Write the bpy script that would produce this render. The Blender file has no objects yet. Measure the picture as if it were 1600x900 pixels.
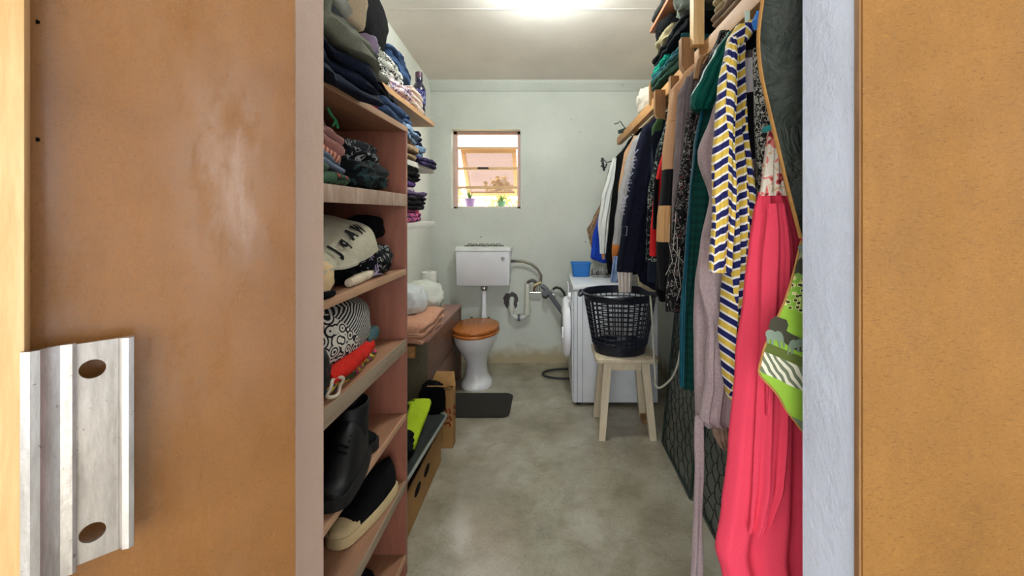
import bpy, bmesh, math, random
from mathutils import Vector, Matrix, Euler, noise as mn

# ------------------------------------------------------------------ camera, world, light, exposure
scn = bpy.context.scene
COL = scn.collection
F = 650.0                      # focal length in pixels of the 1600 px wide frame
EYE = 1.35                     # camera height (m)
cam_d = bpy.data.cameras.new('camera')
cam_d.sensor_width = 36.0
cam_d.lens = 36.0 * F / 1600.0
cam_d.shift_x = -58.0 / 1600.0
cam_d.shift_y = -117.0 / 1600.0
cam_d.clip_start = 0.02
cam = bpy.data.objects.new('camera', cam_d)
COL.objects.link(cam)
cam.location = (0, 0, EYE)
cam.rotation_euler = (math.pi / 2, 0, 0)
scn.camera = cam

world = bpy.data.worlds.new('daylight')
scn.world = world
world.use_nodes = True
_bg = world.node_tree.nodes['Background']
_bg.inputs[0].default_value = (0.93, 0.97, 1.0, 1)
_bg.inputs[1].default_value = 6.0

vs = scn.view_settings
vs.view_transform = 'Standard'
vs.look = 'None'
vs.gamma = 1.0
vs.use_curve_mapping = False
vs.exposure = 0.0

LAMP_STRENGTH = 150.0           # ceiling lamp shade (emission)

sun_d = bpy.data.lights.new('sun', 'SUN')
sun_d.energy = 22.0; sun_d.angle = math.radians(0.6); sun_d.color = (1.0, 0.93, 0.80)
sun = bpy.data.objects.new('sun', sun_d); COL.objects.link(sun)
sun.location = (-3, -2, 6)
sun.rotation_euler = Vector((0.70, 0.36, -0.78)).to_track_quat('-Z', 'Y').to_euler()

def portal(name, loc, aim, sx, sy):
    """marks a window opening so that the daylight of the world is sampled through it"""
    d = bpy.data.lights.new(name, 'AREA')
    d.shape = 'RECTANGLE'; d.size = sx; d.size_y = sy
    d.cycles.is_portal = True
    o = bpy.data.objects.new(name, d); COL.objects.link(o)
    o.location = loc; o.rotation_euler = Vector(aim).to_track_quat('-Z', 'Y').to_euler()
portal('store_window_daylight', (-0.57, 3.96, 1.75), (0, -1, 0), 0.64, 0.74)
portal('shell_rear_portal', (-0.4, -2.62, 1.2), (0, 1, 0), 3.2, 2.4)  # sky light through the rear opening of the added shell
portal('shell_side_portal', (2.42, -1.15, 1.975), (-1, 0, 0), 1.45, 0.80)  # sky light through the side window of the added shell

# ------------------------------------------------------------------ helpers
PI = math.pi
ORG = {}

def C(r, g, b, k=1.0):
    def f(c):
        c = c / 255.0
        return (c / 12.92 if c <= 0.04045 else ((c + 0.055) / 1.055) ** 2.4) * k
    return (f(r), f(g), f(b), 1.0)

def P(px, py, Y):
    return Vector(((px - 858.0) * Y / F, Y, EYE - (py - 333.0) * Y / F))

def PX(px, py, X):
    Y = X * F / (px - 858.0)
    return Vector((X, Y, EYE - (py - 333.0) * Y / F))

class MB:
    def __init__(self):
        self.v = []; self.f = []; self.uv = {}
    def add(self, vs_, fs, uvs=None):
        o = len(self.v)
        self.v += [Vector(p) for p in vs_]
        for i, f in enumerate(fs):
            if uvs is not None: self.uv[len(self.f)] = uvs[i]
            self.f.append(tuple(o + k for k in f))
        return self
    def box(self, x0, x1, y0, y1, z0, z1, bev=0.0, seg=2, M=None):
        bm = bmesh.new()
        bmesh.ops.create_cube(bm, size=1.0)
        for v in bm.verts:
            v.co = Vector(((x0 + x1) / 2 + v.co.x * (x1 - x0), (y0 + y1) / 2 + v.co.y * (y1 - y0), (z0 + z1) / 2 + v.co.z * (z1 - z0)))
        if bev > 0:
            bmesh.ops.bevel(bm, geom=list(bm.edges), offset=bev, segments=seg, affect='EDGES', profile=0.6)
        return self.bm(bm, M)
    def bm(self, bm, M=None):
        bm.verts.index_update()
        vs_ = [(M @ v.co if M else v.co.copy()) for v in bm.verts]
        fs = [[v.index for v in f.verts] for f in bm.faces]
        bm.free()
        return self.add(vs_, fs)
    def tube(self, pts, r, n=8, closed=False, cap=True, flat=1.0):
        pts = [Vector(p) for p in pts]
        m = len(pts)
        rs = r if isinstance(r, (list, tuple)) else [r] * m
        rings = []
        up = None
        for i in range(m):
            if closed: t = pts[(i + 1) % m] - pts[i - 1]
            else: t = pts[min(i + 1, m - 1)] - pts[max(i - 1, 0)]
            if t.length < 1e-9: t = Vector((0, 0, 1))
            t.normalize()
            if up is None:
                a = Vector((0, 0, 1)) if abs(t.z) < 0.9 else Vector((1, 0, 0))
                up = (a - t * a.dot(t)).normalized()
            else:
                up = (up - t * up.dot(t))
                up = up.normalized() if up.length > 1e-6 else t.orthogonal().normalized()
            sd = t.cross(up)
            rings.append([pts[i] + (up * math.cos(2 * PI * k / n) * flat + sd * math.sin(2 * PI * k / n)) * rs[i] for k in range(n)])
        return self.loft(rings, cap=cap and not closed, wrap=closed)
    def loft(self, rings, cap=True, wrap=False, uvs=None):
        n = len(rings[0]); m = len(rings)
        vs_ = [p for r in rings for p in r]
        fs = []; fu = []
        for i in range(m if wrap else m - 1):
            j = (i + 1) % m
            for k in range(n):
                q = (k + 1) % n
                fs.append((i * n + k, i * n + q, j * n + q, j * n + k))
                if uvs:
                    kk = k + 1 if q == 0 else q
                    fu.append((uvs(i, k), uvs(i, kk), uvs(j, kk), uvs(j, k)))
        if cap and not wrap:
            fs.append(tuple(reversed(range(n)))); fs.append(tuple((m - 1) * n + k for k in range(n)))
            if uvs:
                fu.append(tuple(uvs(0, k) for k in reversed(range(n)))); fu.append(tuple(uvs(m - 1, k) for k in range(n)))
        return self.add(vs_, fs, fu if uvs else None)
    def lathe(self, prof, c, n=32, M=None, cap=False, sy=1.0):
        c = Vector(c); rings = []
        for r, z in prof:
            ring = []
            for k in range(n):
                a = 2 * PI * k / n
                p = Vector((r * math.cos(a), r * sy * math.sin(a), z))
                ring.append(c + (M @ p if M else p))
            rings.append(ring)
        return self.loft(rings, cap=cap)
    def sheet(self, grid, th, uvs=None):
        """grid[i][j] of points -> slab of thickness th along -Y/+normal"""
        m = len(grid); n = len(grid[0])
        def nrm(i, j):
            a = grid[min(i + 1, m - 1)][j] - grid[max(i - 1, 0)][j]
            b = grid[i][min(j + 1, n - 1)] - grid[i][max(j - 1, 0)]
            c = a.cross(b)
            return c.normalized() if c.length > 1e-9 else Vector((0, 1, 0))
        A = [grid[i][j] for i in range(m) for j in range(n)]
        B = [grid[i][j] + nrm(i, j) * th for i in range(m) for j in range(n)]
        N = m * n; fs = []; fu = []
        for i in range(m - 1):
            for j in range(n - 1):
                a = i * n + j
                fs.append((a, a + 1, a + n + 1, a + n)); fs.append((N + a, N + a + n, N + a + n + 1, N + a + 1))
                if uvs:
                    U = lambda p, q: uvs(p, q)
                    fu.append((U(i, j), U(i, j + 1), U(i + 1, j + 1), U(i + 1, j))); fu.append((U(i, j), U(i + 1, j), U(i + 1, j + 1), U(i, j + 1)))
        rim = [j for j in range(n)] + [i * n + n - 1 for i in range(1, m)] + [(m - 1) * n + j for j in range(n - 2, -1, -1)] + [i * n for i in range(m - 2, 0, -1)]
        for k in range(len(rim)):
            a, b = rim[k], rim[(k + 1) % len(rim)]
            fs.append((b, a, N + a, N + b))
            if uvs:
                ua = uvs(a // n, a % n); ub = uvs(b // n, b % n); fu.append((ub, ua, ua, ub))
        return self.add(A + B, fs, fu if uvs else None)
    def prism(self, poly, off):
        """poly: planar 3D points, extruded by vector off"""
        n = len(poly); off = Vector(off)
        a = [Vector(p) for p in poly]
        return self.add(a + [p + off for p in a], [tuple(range(n)), tuple(reversed(range(n, 2 * n)))] + [((k + 1) % n, k, n + k, n + (k + 1) % n) for k in range(n)])

def _mesh(name, mb, org, ang):
    me = bpy.data.meshes.new(name)
    me.from_pydata([p - org for p in mb.v], [], mb.f)
    if mb.uv:
        ul = me.uv_layers.new(name='UVMap')
        for fi, poly in enumerate(me.polygons):
            u = mb.uv.get(fi)
            if u:
                for li, w in zip(poly.loop_indices, u): ul.data[li].uv = w
    me.validate()
    bm = bmesh.new(); bm.from_mesh(me)
    bmesh.ops.recalc_face_normals(bm, faces=bm.faces)
    bm.to_mesh(me); bm.free()
    me.polygons.foreach_set('use_smooth', [True] * len(me.polygons))
    me.set_sharp_from_angle(angle=math.radians(ang))
    me.update()
    return me

def obj(name, mb, mat, parent=None, label=None, ang=38):
    """one mesh object; vertices given in world space"""
    if parent is None:
        xs = [p.x for p in mb.v]; ys = [p.y for p in mb.v]; zs = [p.z for p in mb.v]
        org = Vector(((min(xs) + max(xs)) / 2, (min(ys) + max(ys)) / 2, min(zs)))
    else:
        org = ORG[parent.name]
    o = bpy.data.objects.new(name, _mesh(name, mb, org, ang))
    COL.objects.link(o)
    if mat: o.data.materials.append(mat)
    if parent is None: o.location = org
    else: o.parent = parent
    ORG[o.name] = org
    if label: o['label'] = label
    return o

def tag(o, label, cat, group=None, kind=None):
    o['label'] = label; o['category'] = cat
    if group: o['group'] = group
    if kind: o['kind'] = kind
    return o

def thing(name, label, cat, loc, group=None):
    o = bpy.data.objects.new(name, None); COL.objects.link(o)
    o.location = loc; o.empty_display_size = 0.05
    ORG[o.name] = Vector(loc)
    return tag(o, label, cat, group)

def struct(name, mb, mat, label=None, ang=30):
    o = obj(name, mb, mat, None, None, ang)
    o['kind'] = 'structure'
    if label: o['label'] = label
    return o

def struct_root(name, loc, label=None):
    o = bpy.data.objects.new(name, None); COL.objects.link(o)
    o.location = loc; ORG[o.name] = Vector(loc); o['kind'] = 'structure'
    if label: o['label'] = label
    return o

# ------------------------------------------------------------------ materials
class NT:
    def __init__(self, name):
        self.m = bpy.data.materials.new(name); self.m.use_nodes = True
        self.t = self.m.node_tree; self.b = self.t.nodes['Principled BSDF']
        self._tc = None
    def n(self, typ, **kw):
        nd = self.t.nodes.new(typ)
        for k, v in kw.items():
            if k.startswith('i'):
                key = k[1:]
                s = nd.inputs[int(key)] if key.isdigit() else nd.inputs[key.replace('_', ' ')]
                self.put(s, v)
            else: setattr(nd, k, v)
        return nd
    def put(self, sock, v):
        if isinstance(v, bpy.types.NodeSocket): self.t.links.new(v, sock)
        else: sock.default_value = v
    def tc(self, which='Object'):
        if self._tc is None: self._tc = self.t.nodes.new('ShaderNodeTexCoord')
        return self._tc.outputs[which]
    def math(self, op, a, b=0.0, c=None):
        nd = self.n('ShaderNodeMath', operation=op, i0=a, i1=b)
        if c is not None: self.put(nd.inputs[2], c)
        return nd.outputs[0]
    def map(self, vec, scale=(1, 1, 1), loc=(0, 0, 0), rot=(0, 0, 0)):
        return self.n('ShaderNodeMapping', iVector=vec, iScale=scale, iLocation=loc, iRotation=rot).outputs[0]
    def noise(self, vec, scale, detail=4.0, rough=0.55, dist=0.0):
        return self.n('ShaderNodeTexNoise', iVector=vec, iScale=scale, iDetail=detail, iRoughness=rough, iDistortion=dist).outputs[0]
    def ramp(self, fac, stops, interp='LINEAR'):
        nd = self.n('ShaderNodeValToRGB', iFac=fac)
        cr = nd.color_ramp; cr.interpolation = interp
        while len(cr.elements) < len(stops): cr.elements.new(0.5)
        for e, (p, c) in zip(cr.elements, stops): e.position = p; e.color = c
        return nd.outputs[0]
    def mix(self, fac, a, b):
        nd = self.n('ShaderNodeMix', data_type='RGBA')
        self.put(nd.inputs[0], fac); self.put(nd.inputs[6], a); self.put(nd.inputs[7], b)
        return nd.outputs[2]
    def sep(self, vec):
        return self.n('ShaderNodeSeparateXYZ', iVector=vec).outputs
    def bump(self, h, strength=0.3, dist=0.01):
        nd = self.n('ShaderNodeBump', iStrength=strength, iDistance=dist, iHeight=h)
        self.put(self.b.inputs['Normal'], nd.outputs[0]); return nd
    def done(self, color=None, rough=0.8, spec=0.3, metal=0.0, sheen=0.0):
        if color is not None: self.put(self.b.inputs['Base Color'], color)
        self.put(self.b.inputs['Roughness'], rough)
        self.put(self.b.inputs['Specular IOR Level'], spec)
        self.put(self.b.inputs['Metallic'], metal)
        if sheen: self.put(self.b.inputs['Sheen Weight'], sheen)
        return self.m

def sc(c, k): return (min(c[0] * k, 1), min(c[1] * k, 1), min(c[2] * k, 1), 1)

_cache = {}
def fabric(name, col, var=0.25, weave=260.0, bump=0.5, rough=0.9, fold=14.0, sheen=0.0):
    k = ('f', name)
    if k in _cache: return _cache[k]
    t = NT(name); v = t.tc()
    n1 = t.noise(v, fold, 4); n2 = t.noise(v, weave, 2)
    c = t.ramp(n1, [(0.3, sc(col, 1 - var)), (0.7, sc(col, 1 + var))])
    c = t.mix(t.math('MULTIPLY', n2, 0.5), c, sc(col, 0.6))
    h = t.math('ADD', t.math('MULTIPLY', t.noise(v, 38.0, 5), 1.0), t.math('MULTIPLY', n2, 0.25))
    t.bump(h, bump, 0.014)
    _cache[k] = t.done(c, rough, 0.12, sheen=sheen)
    return _cache[k]

def knit(name, col, scale=420.0, var=0.3):
    k = ('k', name)
    if k in _cache: return _cache[k]
    t = NT(name); v = t.tc()
    vo = t.n('ShaderNodeTexVoronoi', iVector=v, iScale=scale).outputs[0]
    n1 = t.noise(v, 20.0, 4)
    c = t.ramp(n1, [(0.3, sc(col, 1 - var * 0.5)), (0.7, sc(col, 1 + var * 0.5))])
    c = t.mix(t.math('MULTIPLY', vo, 0.7), c, sc(col, 0.5))
    t.bump(t.math('ADD', vo, t.math('MULTIPLY', t.noise(v, 30, 4), 1.5)), 0.45, 0.008)
    _cache[k] = t.done(c, 0.95, 0.1)
    return _cache[k]

def fleece(name, col, scale=160.0):
    k = ('fl', name)
    if k in _cache: return _cache[k]
    t = NT(name); v = t.tc()
    n2 = t.noise(v, scale, 6, 0.7); n1 = t.noise(v, 9, 3)
    c = t.ramp(n2, [(0.3, sc(col, 0.72)), (0.65, sc(col, 1.15))])
    c = t.mix(t.math('MULTIPLY', n1, 0.35), c, sc(col, 0.8))
    t.bump(n2, 0.8, 0.008)
    _cache[k] = t.done(c, 0.97, 0.1, sheen=0.1)
    return _cache[k]

def stripes(name, cols, period, axis=2, rot=(0, 0, 0), wob=0.15, space='Object'):
    k = ('s', name)
    if k in _cache: return _cache[k]
    t = NT(name); v = t.map(t.tc(space), rot=rot)
    s = t.sep(v)[axis]
    s = t.math('ADD', t.math('DIVIDE', s, period), t.math('MULTIPLY', t.noise(t.tc(), 12, 2), wob))
    fr = t.math('FRACT', s)
    n = len(cols)
    c = t.ramp(fr, [(i / n, cc) for i, cc in enumerate(cols)], 'CONSTANT')
    t.bump(t.noise(t.tc(), 60, 5), 0.3, 0.01)
    _cache[k] = t.done(c, 0.9, 0.15)
    return _cache[k]

def blotch(name, stops, scale, detail=1.0, dist=1.2, vor=False, bump=0.3):
    """irregular printed pattern; stops is a constant ramp"""
    k = ('b', name)
    if k in _cache: return _cache[k]
    t = NT(name); v = t.tc()
    if vor:
        vv = t.n('ShaderNodeVectorMath', operation='ADD', i0=v, i1=t.n('ShaderNodeTexNoise', iVector=v, iScale=scale * 0.6, iDetail=1.0).outputs[1]).outputs[0]
        f = t.n('ShaderNodeTexVoronoi', iVector=vv, iScale=scale).outputs[0]
    else:
        f = t.noise(v, scale, detail, 0.5, dist)
    c = t.ramp(f, stops, 'CONSTANT')
    t.bump(t.noise(v, 45, 5), bump, 0.01)
    _cache[k] = t.done(c, 0.88, 0.15)
    return _cache[k]

def plain(name, col, rough=0.5, spec=0.5, metal=0.0, var=0.12, scale=8.0, bump=0.0, bscale=60.0):
    k = ('p', name)
    if k in _cache: return _cache[k]
    t = NT(name); v = t.tc()
    c = t.ramp(t.noise(v, scale, 5), [(0.3, sc(col, 1 - var)), (0.7, sc(col, 1 + var))])
    if bump: t.bump(t.noise(v, bscale, 4), bump, 0.004)
    _cache[k] = t.done(c, rough, spec, metal)
    return _cache[k]

def wood(name, c1, c2, axis=1, scale=7.0, rough=0.5, spec=0.4, stretch=14.0, bump=0.1):
    k = ('w', name)
    if k in _cache: return _cache[k]
    t = NT(name); v = t.tc()
    s = [stretch, stretch, stretch]; s[axis] = 1.0
    vv = t.map(v, scale=tuple(s))
    n1 = t.noise(vv, scale, 6, 0.6, 0.6)
    n2 = t.noise(vv, scale * 6, 4, 0.6)
    c = t.ramp(n1, [(0.28, c1), (0.72, c2)])
    c = t.mix(t.math('MULTIPLY', n2, 0.45), c, sc(c1, 0.75))
    t.bump(n2, bump, 0.003)
    _cache[k] = t.done(c, rough, spec)
    return _cache[k]

def emissive(name, col, strength):
    t = NT(name)
    t.put(t.b.inputs['Base Color'], (0.9, 0.95, 0.95, 1))
    t.put(t.b.inputs['Emission Color'], col); t.put(t.b.inputs['Emission Strength'], strength)
    t.put(t.b.inputs['Roughness'], 0.3)
    return t.m

def plaster(name, col, stain=None, stain_z=0.14, spots=True, bump=0.25, warm=None):
    t = NT(name); v = t.n('ShaderNodeNewGeometry').outputs['Position']
    n1 = t.noise(v, 2.2, 5); n2 = t.noise(v, 55.0, 5, 0.65)
    c = t.ramp(n1, [(0.3, sc(col, 0.9)), (0.7, sc(col, 1.05))])
    c = t.mix(t.math('MULTIPLY', t.ramp(n2, [(0.56, (0, 0, 0, 1)), (0.75, (1, 1, 1, 1))]), 0.25), c, sc(col, 0.7))
    if spots:
        vo = t.n('ShaderNodeTexVoronoi', iVector=v, iScale=7.0).outputs[0]
        gate = t.math('GREATER_THAN', t.noise(v, 3.7, 2), 0.54)
        sp = t.math('MULTIPLY', t.math('LESS_THAN', vo, 0.045), gate)
        c = t.mix(t.math('MULTIPLY', sp, 0.75), c, C(60, 55, 50))
        vo2 = t.n('ShaderNodeTexVoronoi', iVector=v, iScale=15.0).outputs[0]
        sp2 = t.math('MULTIPLY', t.math('LESS_THAN', vo2, 0.07), t.math('GREATER_THAN', t.noise(v, 2.3, 3), 0.6))
        c = t.mix(t.math('MULTIPLY', sp2, 0.4), c, C(110, 95, 85))
    if stain:
        z = t.sep(v)[2]
        f = t.math('ADD', z, t.math('MULTIPLY', t.math('SUBTRACT', t.noise(v, 9, 5), 0.5), 0.22))
        fac = t.ramp(t.math('DIVIDE', f, stain_z), [(0.35, (1, 1, 1, 1)), (1.0, (0, 0, 0, 1))])
        c = t.mix(t.math('MULTIPLY', fac, 0.8), c, stain)
    t.bump(t.math('ADD', t.math('MULTIPLY', n2, 1.0), t.math('MULTIPLY', t.noise(v, 12, 4), 1.6)), bump, 0.012)
    return t.done(c, 0.75, 0.25)

# walls and boards
M_wall = plaster('white_plaster', C(206, 209, 199), C(165, 146, 104), 0.16)
M_wall_side = plaster('white_plaster_side', C(234, 234, 224), C(150, 135, 100), 0.16)
M_ceil = plaster('ceiling_paint', C(236, 227, 217), spots=False, bump=0.08)
M_reveal = plaster('reveal_paint', C(226, 234, 248), spots=False, bump=0.35)
M_jamb = plaster('jamb_paint', C(200, 172, 152), spots=True, bump=0.15)

def m_floor():
    t = NT('polished_concrete'); v = t.n('ShaderNodeNewGeometry').outputs['Position']
    n1 = t.noise(v, 1.6, 6, 0.6); n2 = t.noise(v, 7.0, 6, 0.7, 0.4); n3 = t.noise(v, 90.0, 4, 0.7)
    c = t.ramp(n1, [(0.3, C(124, 114, 94)), (0.5, C(164, 156, 138)), (0.7, C(190, 184, 170))])
    c = t.mix(t.ramp(n2, [(0.45, (0, 0, 0, 1)), (0.7, (0.6, 0.6, 0.6, 1))]), c, C(122, 114, 94))
    c = t.mix(t.ramp(n3, [(0.55, (0, 0, 0, 1)), (0.75, (0.7, 0.7, 0.7, 1))]), c, C(92, 86, 70))
    r = t.ramp(n2, [(0.3, (0.11, 0.11, 0.11, 1)), (0.7, (0.21, 0.21, 0.21, 1))])
    t.bump(t.math('ADD', n3, t.math('MULTIPLY', n2, 1.0)), 0.05, 0.003)
    return t.done(c, r, 0.8)
M_floor = m_floor()

def m_fibreboard(name, col, rough, spec, flk=0.3, coat=0.0):
    t = NT(name); v = t.tc()
    n1 = t.noise(v, 5.0, 5, 0.6); n2 = t.noise(t.map(v, scale=(1.0, 1.0, 1.0)), 260.0, 4, 0.7)
    fl = t.noise(t.map(v, scale=(110, 110, 420), rot=(0, .3, 0)), 1.0, 3, 0.6)
    n3 = t.noise(v, 620.0, 2, 0.6); n4 = t.noise(t.map(v, scale=(1, 1, .35)), 9.0, 6, 0.7)
    c = t.ramp(n1, [(0.25, sc(col, 0.80)), (0.75, sc(col, 1.16))])
    c = t.mix(t.ramp(n4, [(0.5, (0, 0, 0, 1)), (0.72, (0.5, 0.5, 0.5, 1))]), c, sc(col, 0.72))
    c = t.mix(t.ramp(n2, [(0.5, (0, 0, 0, 1)), (0.72, (0.5, 0.5, 0.5, 1))]), c, sc(col, 0.6))
    c = t.mix(t.ramp(n3, [(0.62, (0, 0, 0, 1)), (0.70, (0.75, 0.75, 0.75, 1))]), c, sc(col, 0.42))
    c = t.mix(t.ramp(fl, [(0.60, (0, 0, 0, 1)), (0.66, (flk, flk, flk, 1))]), c, sc(col, 0.5))
    c = t.mix(t.ramp(fl, [(0.3, (flk, flk, flk, 1)), (0.38, (0, 0, 0, 1))]), c, sc(col, 1.4))
    t.bump(n2, 0.1, 0.003)
    if coat:
        cn = t.noise(t.map(v, scale=(3, 3, 1)), 5.0, 6, 0.7)
        t.put(t.b.inputs['Coat Weight'], t.ramp(cn, [(0.32, (0.15,) * 3 + (1,)), (0.6, (1, 1, 1, 1))]))
        t.put(t.b.inputs['Coat Roughness'], t.ramp(cn, [(0.35, (0.34,) * 3 + (1,)), (0.65, (0.17,) * 3 + (1,))]))
        t.put(t.b.inputs['Coat IOR'], 1.55)
    rr = t.ramp(t.noise(t.map(v, scale=(3, 3, 1)), 4.0, 5, 0.65), [(0.35, (rough - 0.1,) * 3 + (1,)), (0.7, (rough + 0.15,) * 3 + (1,))])
    return t.done(c, rr, spec)
M_board_l = m_fibreboard('fibreboard_varnished', C(131, 86, 38), 0.5, 0.2, 0.12, 1.0)
M_board_r = m_fibreboard('fibreboard_raw', C(144, 100, 45), 0.6, 0.3, 0.55, 0.0)
M_pine = wood('pine_batten', C(205, 160, 100), C(238, 205, 150), axis=2, scale=5.0, rough=0.55, stretch=10)
M_pine_y = wood('pine_beam', C(172, 120, 68), C(206, 156, 98), axis=1, scale=5.0, rough=0.6, stretch=10)
M_pine_dark = wood('pine_offcut', C(120, 84, 52), C(165, 122, 76), axis=2, scale=6.0, rough=0.7, stretch=9)
M_lam = wood('brown_laminate', C(148, 92, 74), C(172, 112, 90), axis=2, scale=5.0, rough=0.42, stretch=8, bump=0.03)
M_lam_shelf = wood('shelf_laminate', C(148, 104, 78), C(176, 130, 98), axis=1, scale=5.0, rough=0.5, stretch=8, bump=0.04)
M_edge_pale = wood('worn_edge', C(150, 118, 98), C(205, 182, 160), axis=2, scale=9.0, rough=0.65, stretch=5)
M_edge_tan = wood('tan_edge', C(180, 138, 106), C(206, 166, 130), axis=1, scale=6.0, rough=0.55)
M_edge_grey = wood('greyed_edge', C(140, 122, 100), C(172, 152, 128), axis=1, scale=6.0, rough=0.55)
M_walnut = wood('walnut_laminate', C(84, 56, 44), C(150, 108, 86), axis=1, scale=6.0, rough=0.38, stretch=16, bump=0.02)
M_chest_top = wood('chest_top_laminate', C(150, 106, 94), C(186, 142, 130), axis=1, scale=6.0, rough=0.3, stretch=14, bump=0.02)
M_chest_end = plain('chest_end_board', C(96, 88, 70), 0.6, 0.3)
M_plank = wood('wall_shelf_plank', C(176, 126, 84), C(210, 164, 114), axis=1, scale=5.0, rough=0.55)
M_plank_white = wood('painted_shelf', C(206, 200, 188), C(234, 230, 222), axis=1, scale=6.0, rough=0.6)
M_seatwood = wood('varnished_seat', C(166, 92, 40), C(204, 126, 62), axis=1, scale=6.0, rough=0.25, stretch=9, bump=0.02)
M_stool = wood('cream_paint', C(196, 180, 150), C(226, 212, 184), axis=2, scale=7.0, rough=0.55, stretch=4)
M_ceramic = plain('white_ceramic', C(238, 238, 238), 0.15, 0.6, var=0.04)
M_plastic_w = plain('white_plastic', C(240, 240, 244), 0.35, 0.5, var=0.04)
M_enamel = plain('white_enamel', C(206, 208, 212), 0.35, 0.5, var=0.06)
M_pvc = plain('pvc_pipe', C(206, 206, 192), 0.4, 0.5)
M_chrome = plain('chrome', C(190, 190, 186), 0.22, 0.5, 1.0)
M_steel_worn = None
def m_alu():
    t = NT('worn_aluminium'); v = t.tc()
    n1 = t.noise(t.map(v, scale=(1, 1, 0.15)), 60, 5, 0.7); n2 = t.noise(v, 140, 4, 0.7)
    c = t.ramp(n1, [(0.3, C(150, 142, 132)), (0.6, C(196, 190, 182)), (0.8, C(226, 224, 224))])
    c = t.mix(t.ramp(n2, [(0.66, (0, 0, 0, 1)), (0.72, (0.8, 0.8, 0.8, 1))]), c, C(92, 62, 44))
    t.bump(n2, 0.15, 0.002)
    return t.done(c, t.ramp(n1, [(0.3, (0.38,) * 3 + (1,)), (0.7, (0.26,) * 3 + (1,))]), 0.5, 0.75)
M_alu = m_alu()
M_black = plain('black_plastic', C(22, 23, 26), 0.4, 0.5)
M_navy_pl = plain('navy_plastic', C(18, 22, 36), 0.32, 0.5)
M_grey_hose = plain('grey_hose', C(92, 94, 100), 0.5, 0.4)
M_dark_hose = plain('dark_hose', C(48, 48, 46), 0.6, 0.3)
M_hole = plain('rough_mortar', C(88, 84, 82), 0.95, 0.1, bump=0.8, bscale=90)
M_blue_pl = plain('blue_plastic', C(20, 112, 196), 0.35, 0.5)
M_cord = plain('white_cord', C(190, 186, 172), 0.6, 0.3)
M_cardboard = plain('cardboard', C(156, 118, 72), 0.85, 0.2, var=0.18)
M_ink_red = plain('red_ink', C(120, 42, 28), 0.8, 0.2)
M_ink_black = plain('black_ink', C(16, 15, 15), 0.9, 0.1)

def glass_clear(name, tint, k, tcol):
    t = NT(name)
    tr = t.n('ShaderNodeBsdfTransparent'); di = t.n('ShaderNodeBsdfTranslucent'); gl = t.n('ShaderNodeBsdfGlossy', iRoughness=0.05)
    tr.inputs[0].default_value = tcol; di.inputs[0].default_value = tint
    m1 = t.n('ShaderNodeMixShader', i0=k); t.t.links.new(tr.outputs[0], m1.inputs[1]); t.t.links.new(di.outputs[0], m1.inputs[2])
    m2 = t.n('ShaderNodeMixShader', i0=0.06); t.t.links.new(m1.outputs[0], m2.inputs[1]); t.t.links.new(gl.outputs[0], m2.inputs[2])
    t.t.links.new(m2.outputs[0], t.t.nodes['Material Output'].inputs[0])
    return t.m
M_glass = glass_clear('pinkish_tinted_glass', C(226, 196, 176), 0.06, (.40, .33, .30, 1))  # pane dims the view and tints it pinkish beige

# ------------------------------------------------------------------ the setting
XL, XR, YB, YF0, YF1 = -1.07, 0.95, 3.75, 0.60, 0.732
def ceil_z(y): return 2.53 + 0.09 * (YB - y)

struct('floor', MB().box(-2.2, 2.4, -2.6, YB + 0.2, -0.12, 0.0), M_floor, 'worn grey concrete floor with a dull sheen')
mb = MB().add([(-2.2, YB + 0.2, ceil_z(YB + 0.2)), (2.4, YB + 0.2, ceil_z(YB + 0.2)), (2.4, -2.6, ceil_z(0.6)), (-2.2, -2.6, ceil_z(0.6)), (-2.2, 0.6, ceil_z(0.6)), (2.4, 0.6, ceil_z(0.6)),
               (-2.2, YB + 0.2, 3.1), (2.4, YB + 0.2, 3.1), (2.4, -2.6, 3.1), (-2.2, -2.6, 3.1)],
              [(0, 1, 5, 4), (4, 5, 2, 3), (6, 9, 8, 7), (0, 6, 7, 1), (1, 7, 8, 2, 5), (2, 8, 9, 3), (3, 9, 6, 0, 4)])
struct('ceiling', mb, M_ceil, 'off-white sloping ceiling with hairline cracks')
struct('wall_left', MB().box(XL - 0.15, XL, YF1, YB, 0, 2.9), M_wall_side, 'white plaster wall behind the clothes shelves')
struct('wall_right', MB().box(XR, XR + 0.15, YF1, YB, 0, 2.9), M_wall_side, 'white plaster wall behind the hanging clothes')
# back wall with the window opening
WX0, WX1, WZ0, WZ1 = -0.883, -0.26, 1.392, 2.106
b = MB()
b.box(XL - 0.15, WX0, YB, YB + 0.2, 0, 2.9); b.box(WX1, XR + 0.15, YB, YB + 0.2, 0, 2.9)
b.box(WX0, WX1, YB, YB + 0.2, 0, WZ0); b.box(WX0, WX1, YB, YB + 0.2, WZ1, 2.9)
struct('wall_back', b, M_wall, 'stained white plaster wall with a small window above the toilet')
# front wall with the doorway
DX0, DX1 = -0.397, 0.446
b = MB(); b.box(-2.2, DX0, YF0, YF1, 0, 2.9); b.box(DX0, DX1, YF0, YF1, 2.12, 2.9)
struct('wall_front', b, M_jamb, 'pinkish beige door jamb wall beside the shelves')
b = MB(); b.box(DX1, 2.4, YF0, YF1, 0, 2.9)
struct('wall_doorway', b, M_reveal, 'bluish white rough plaster door reveal')
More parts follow.
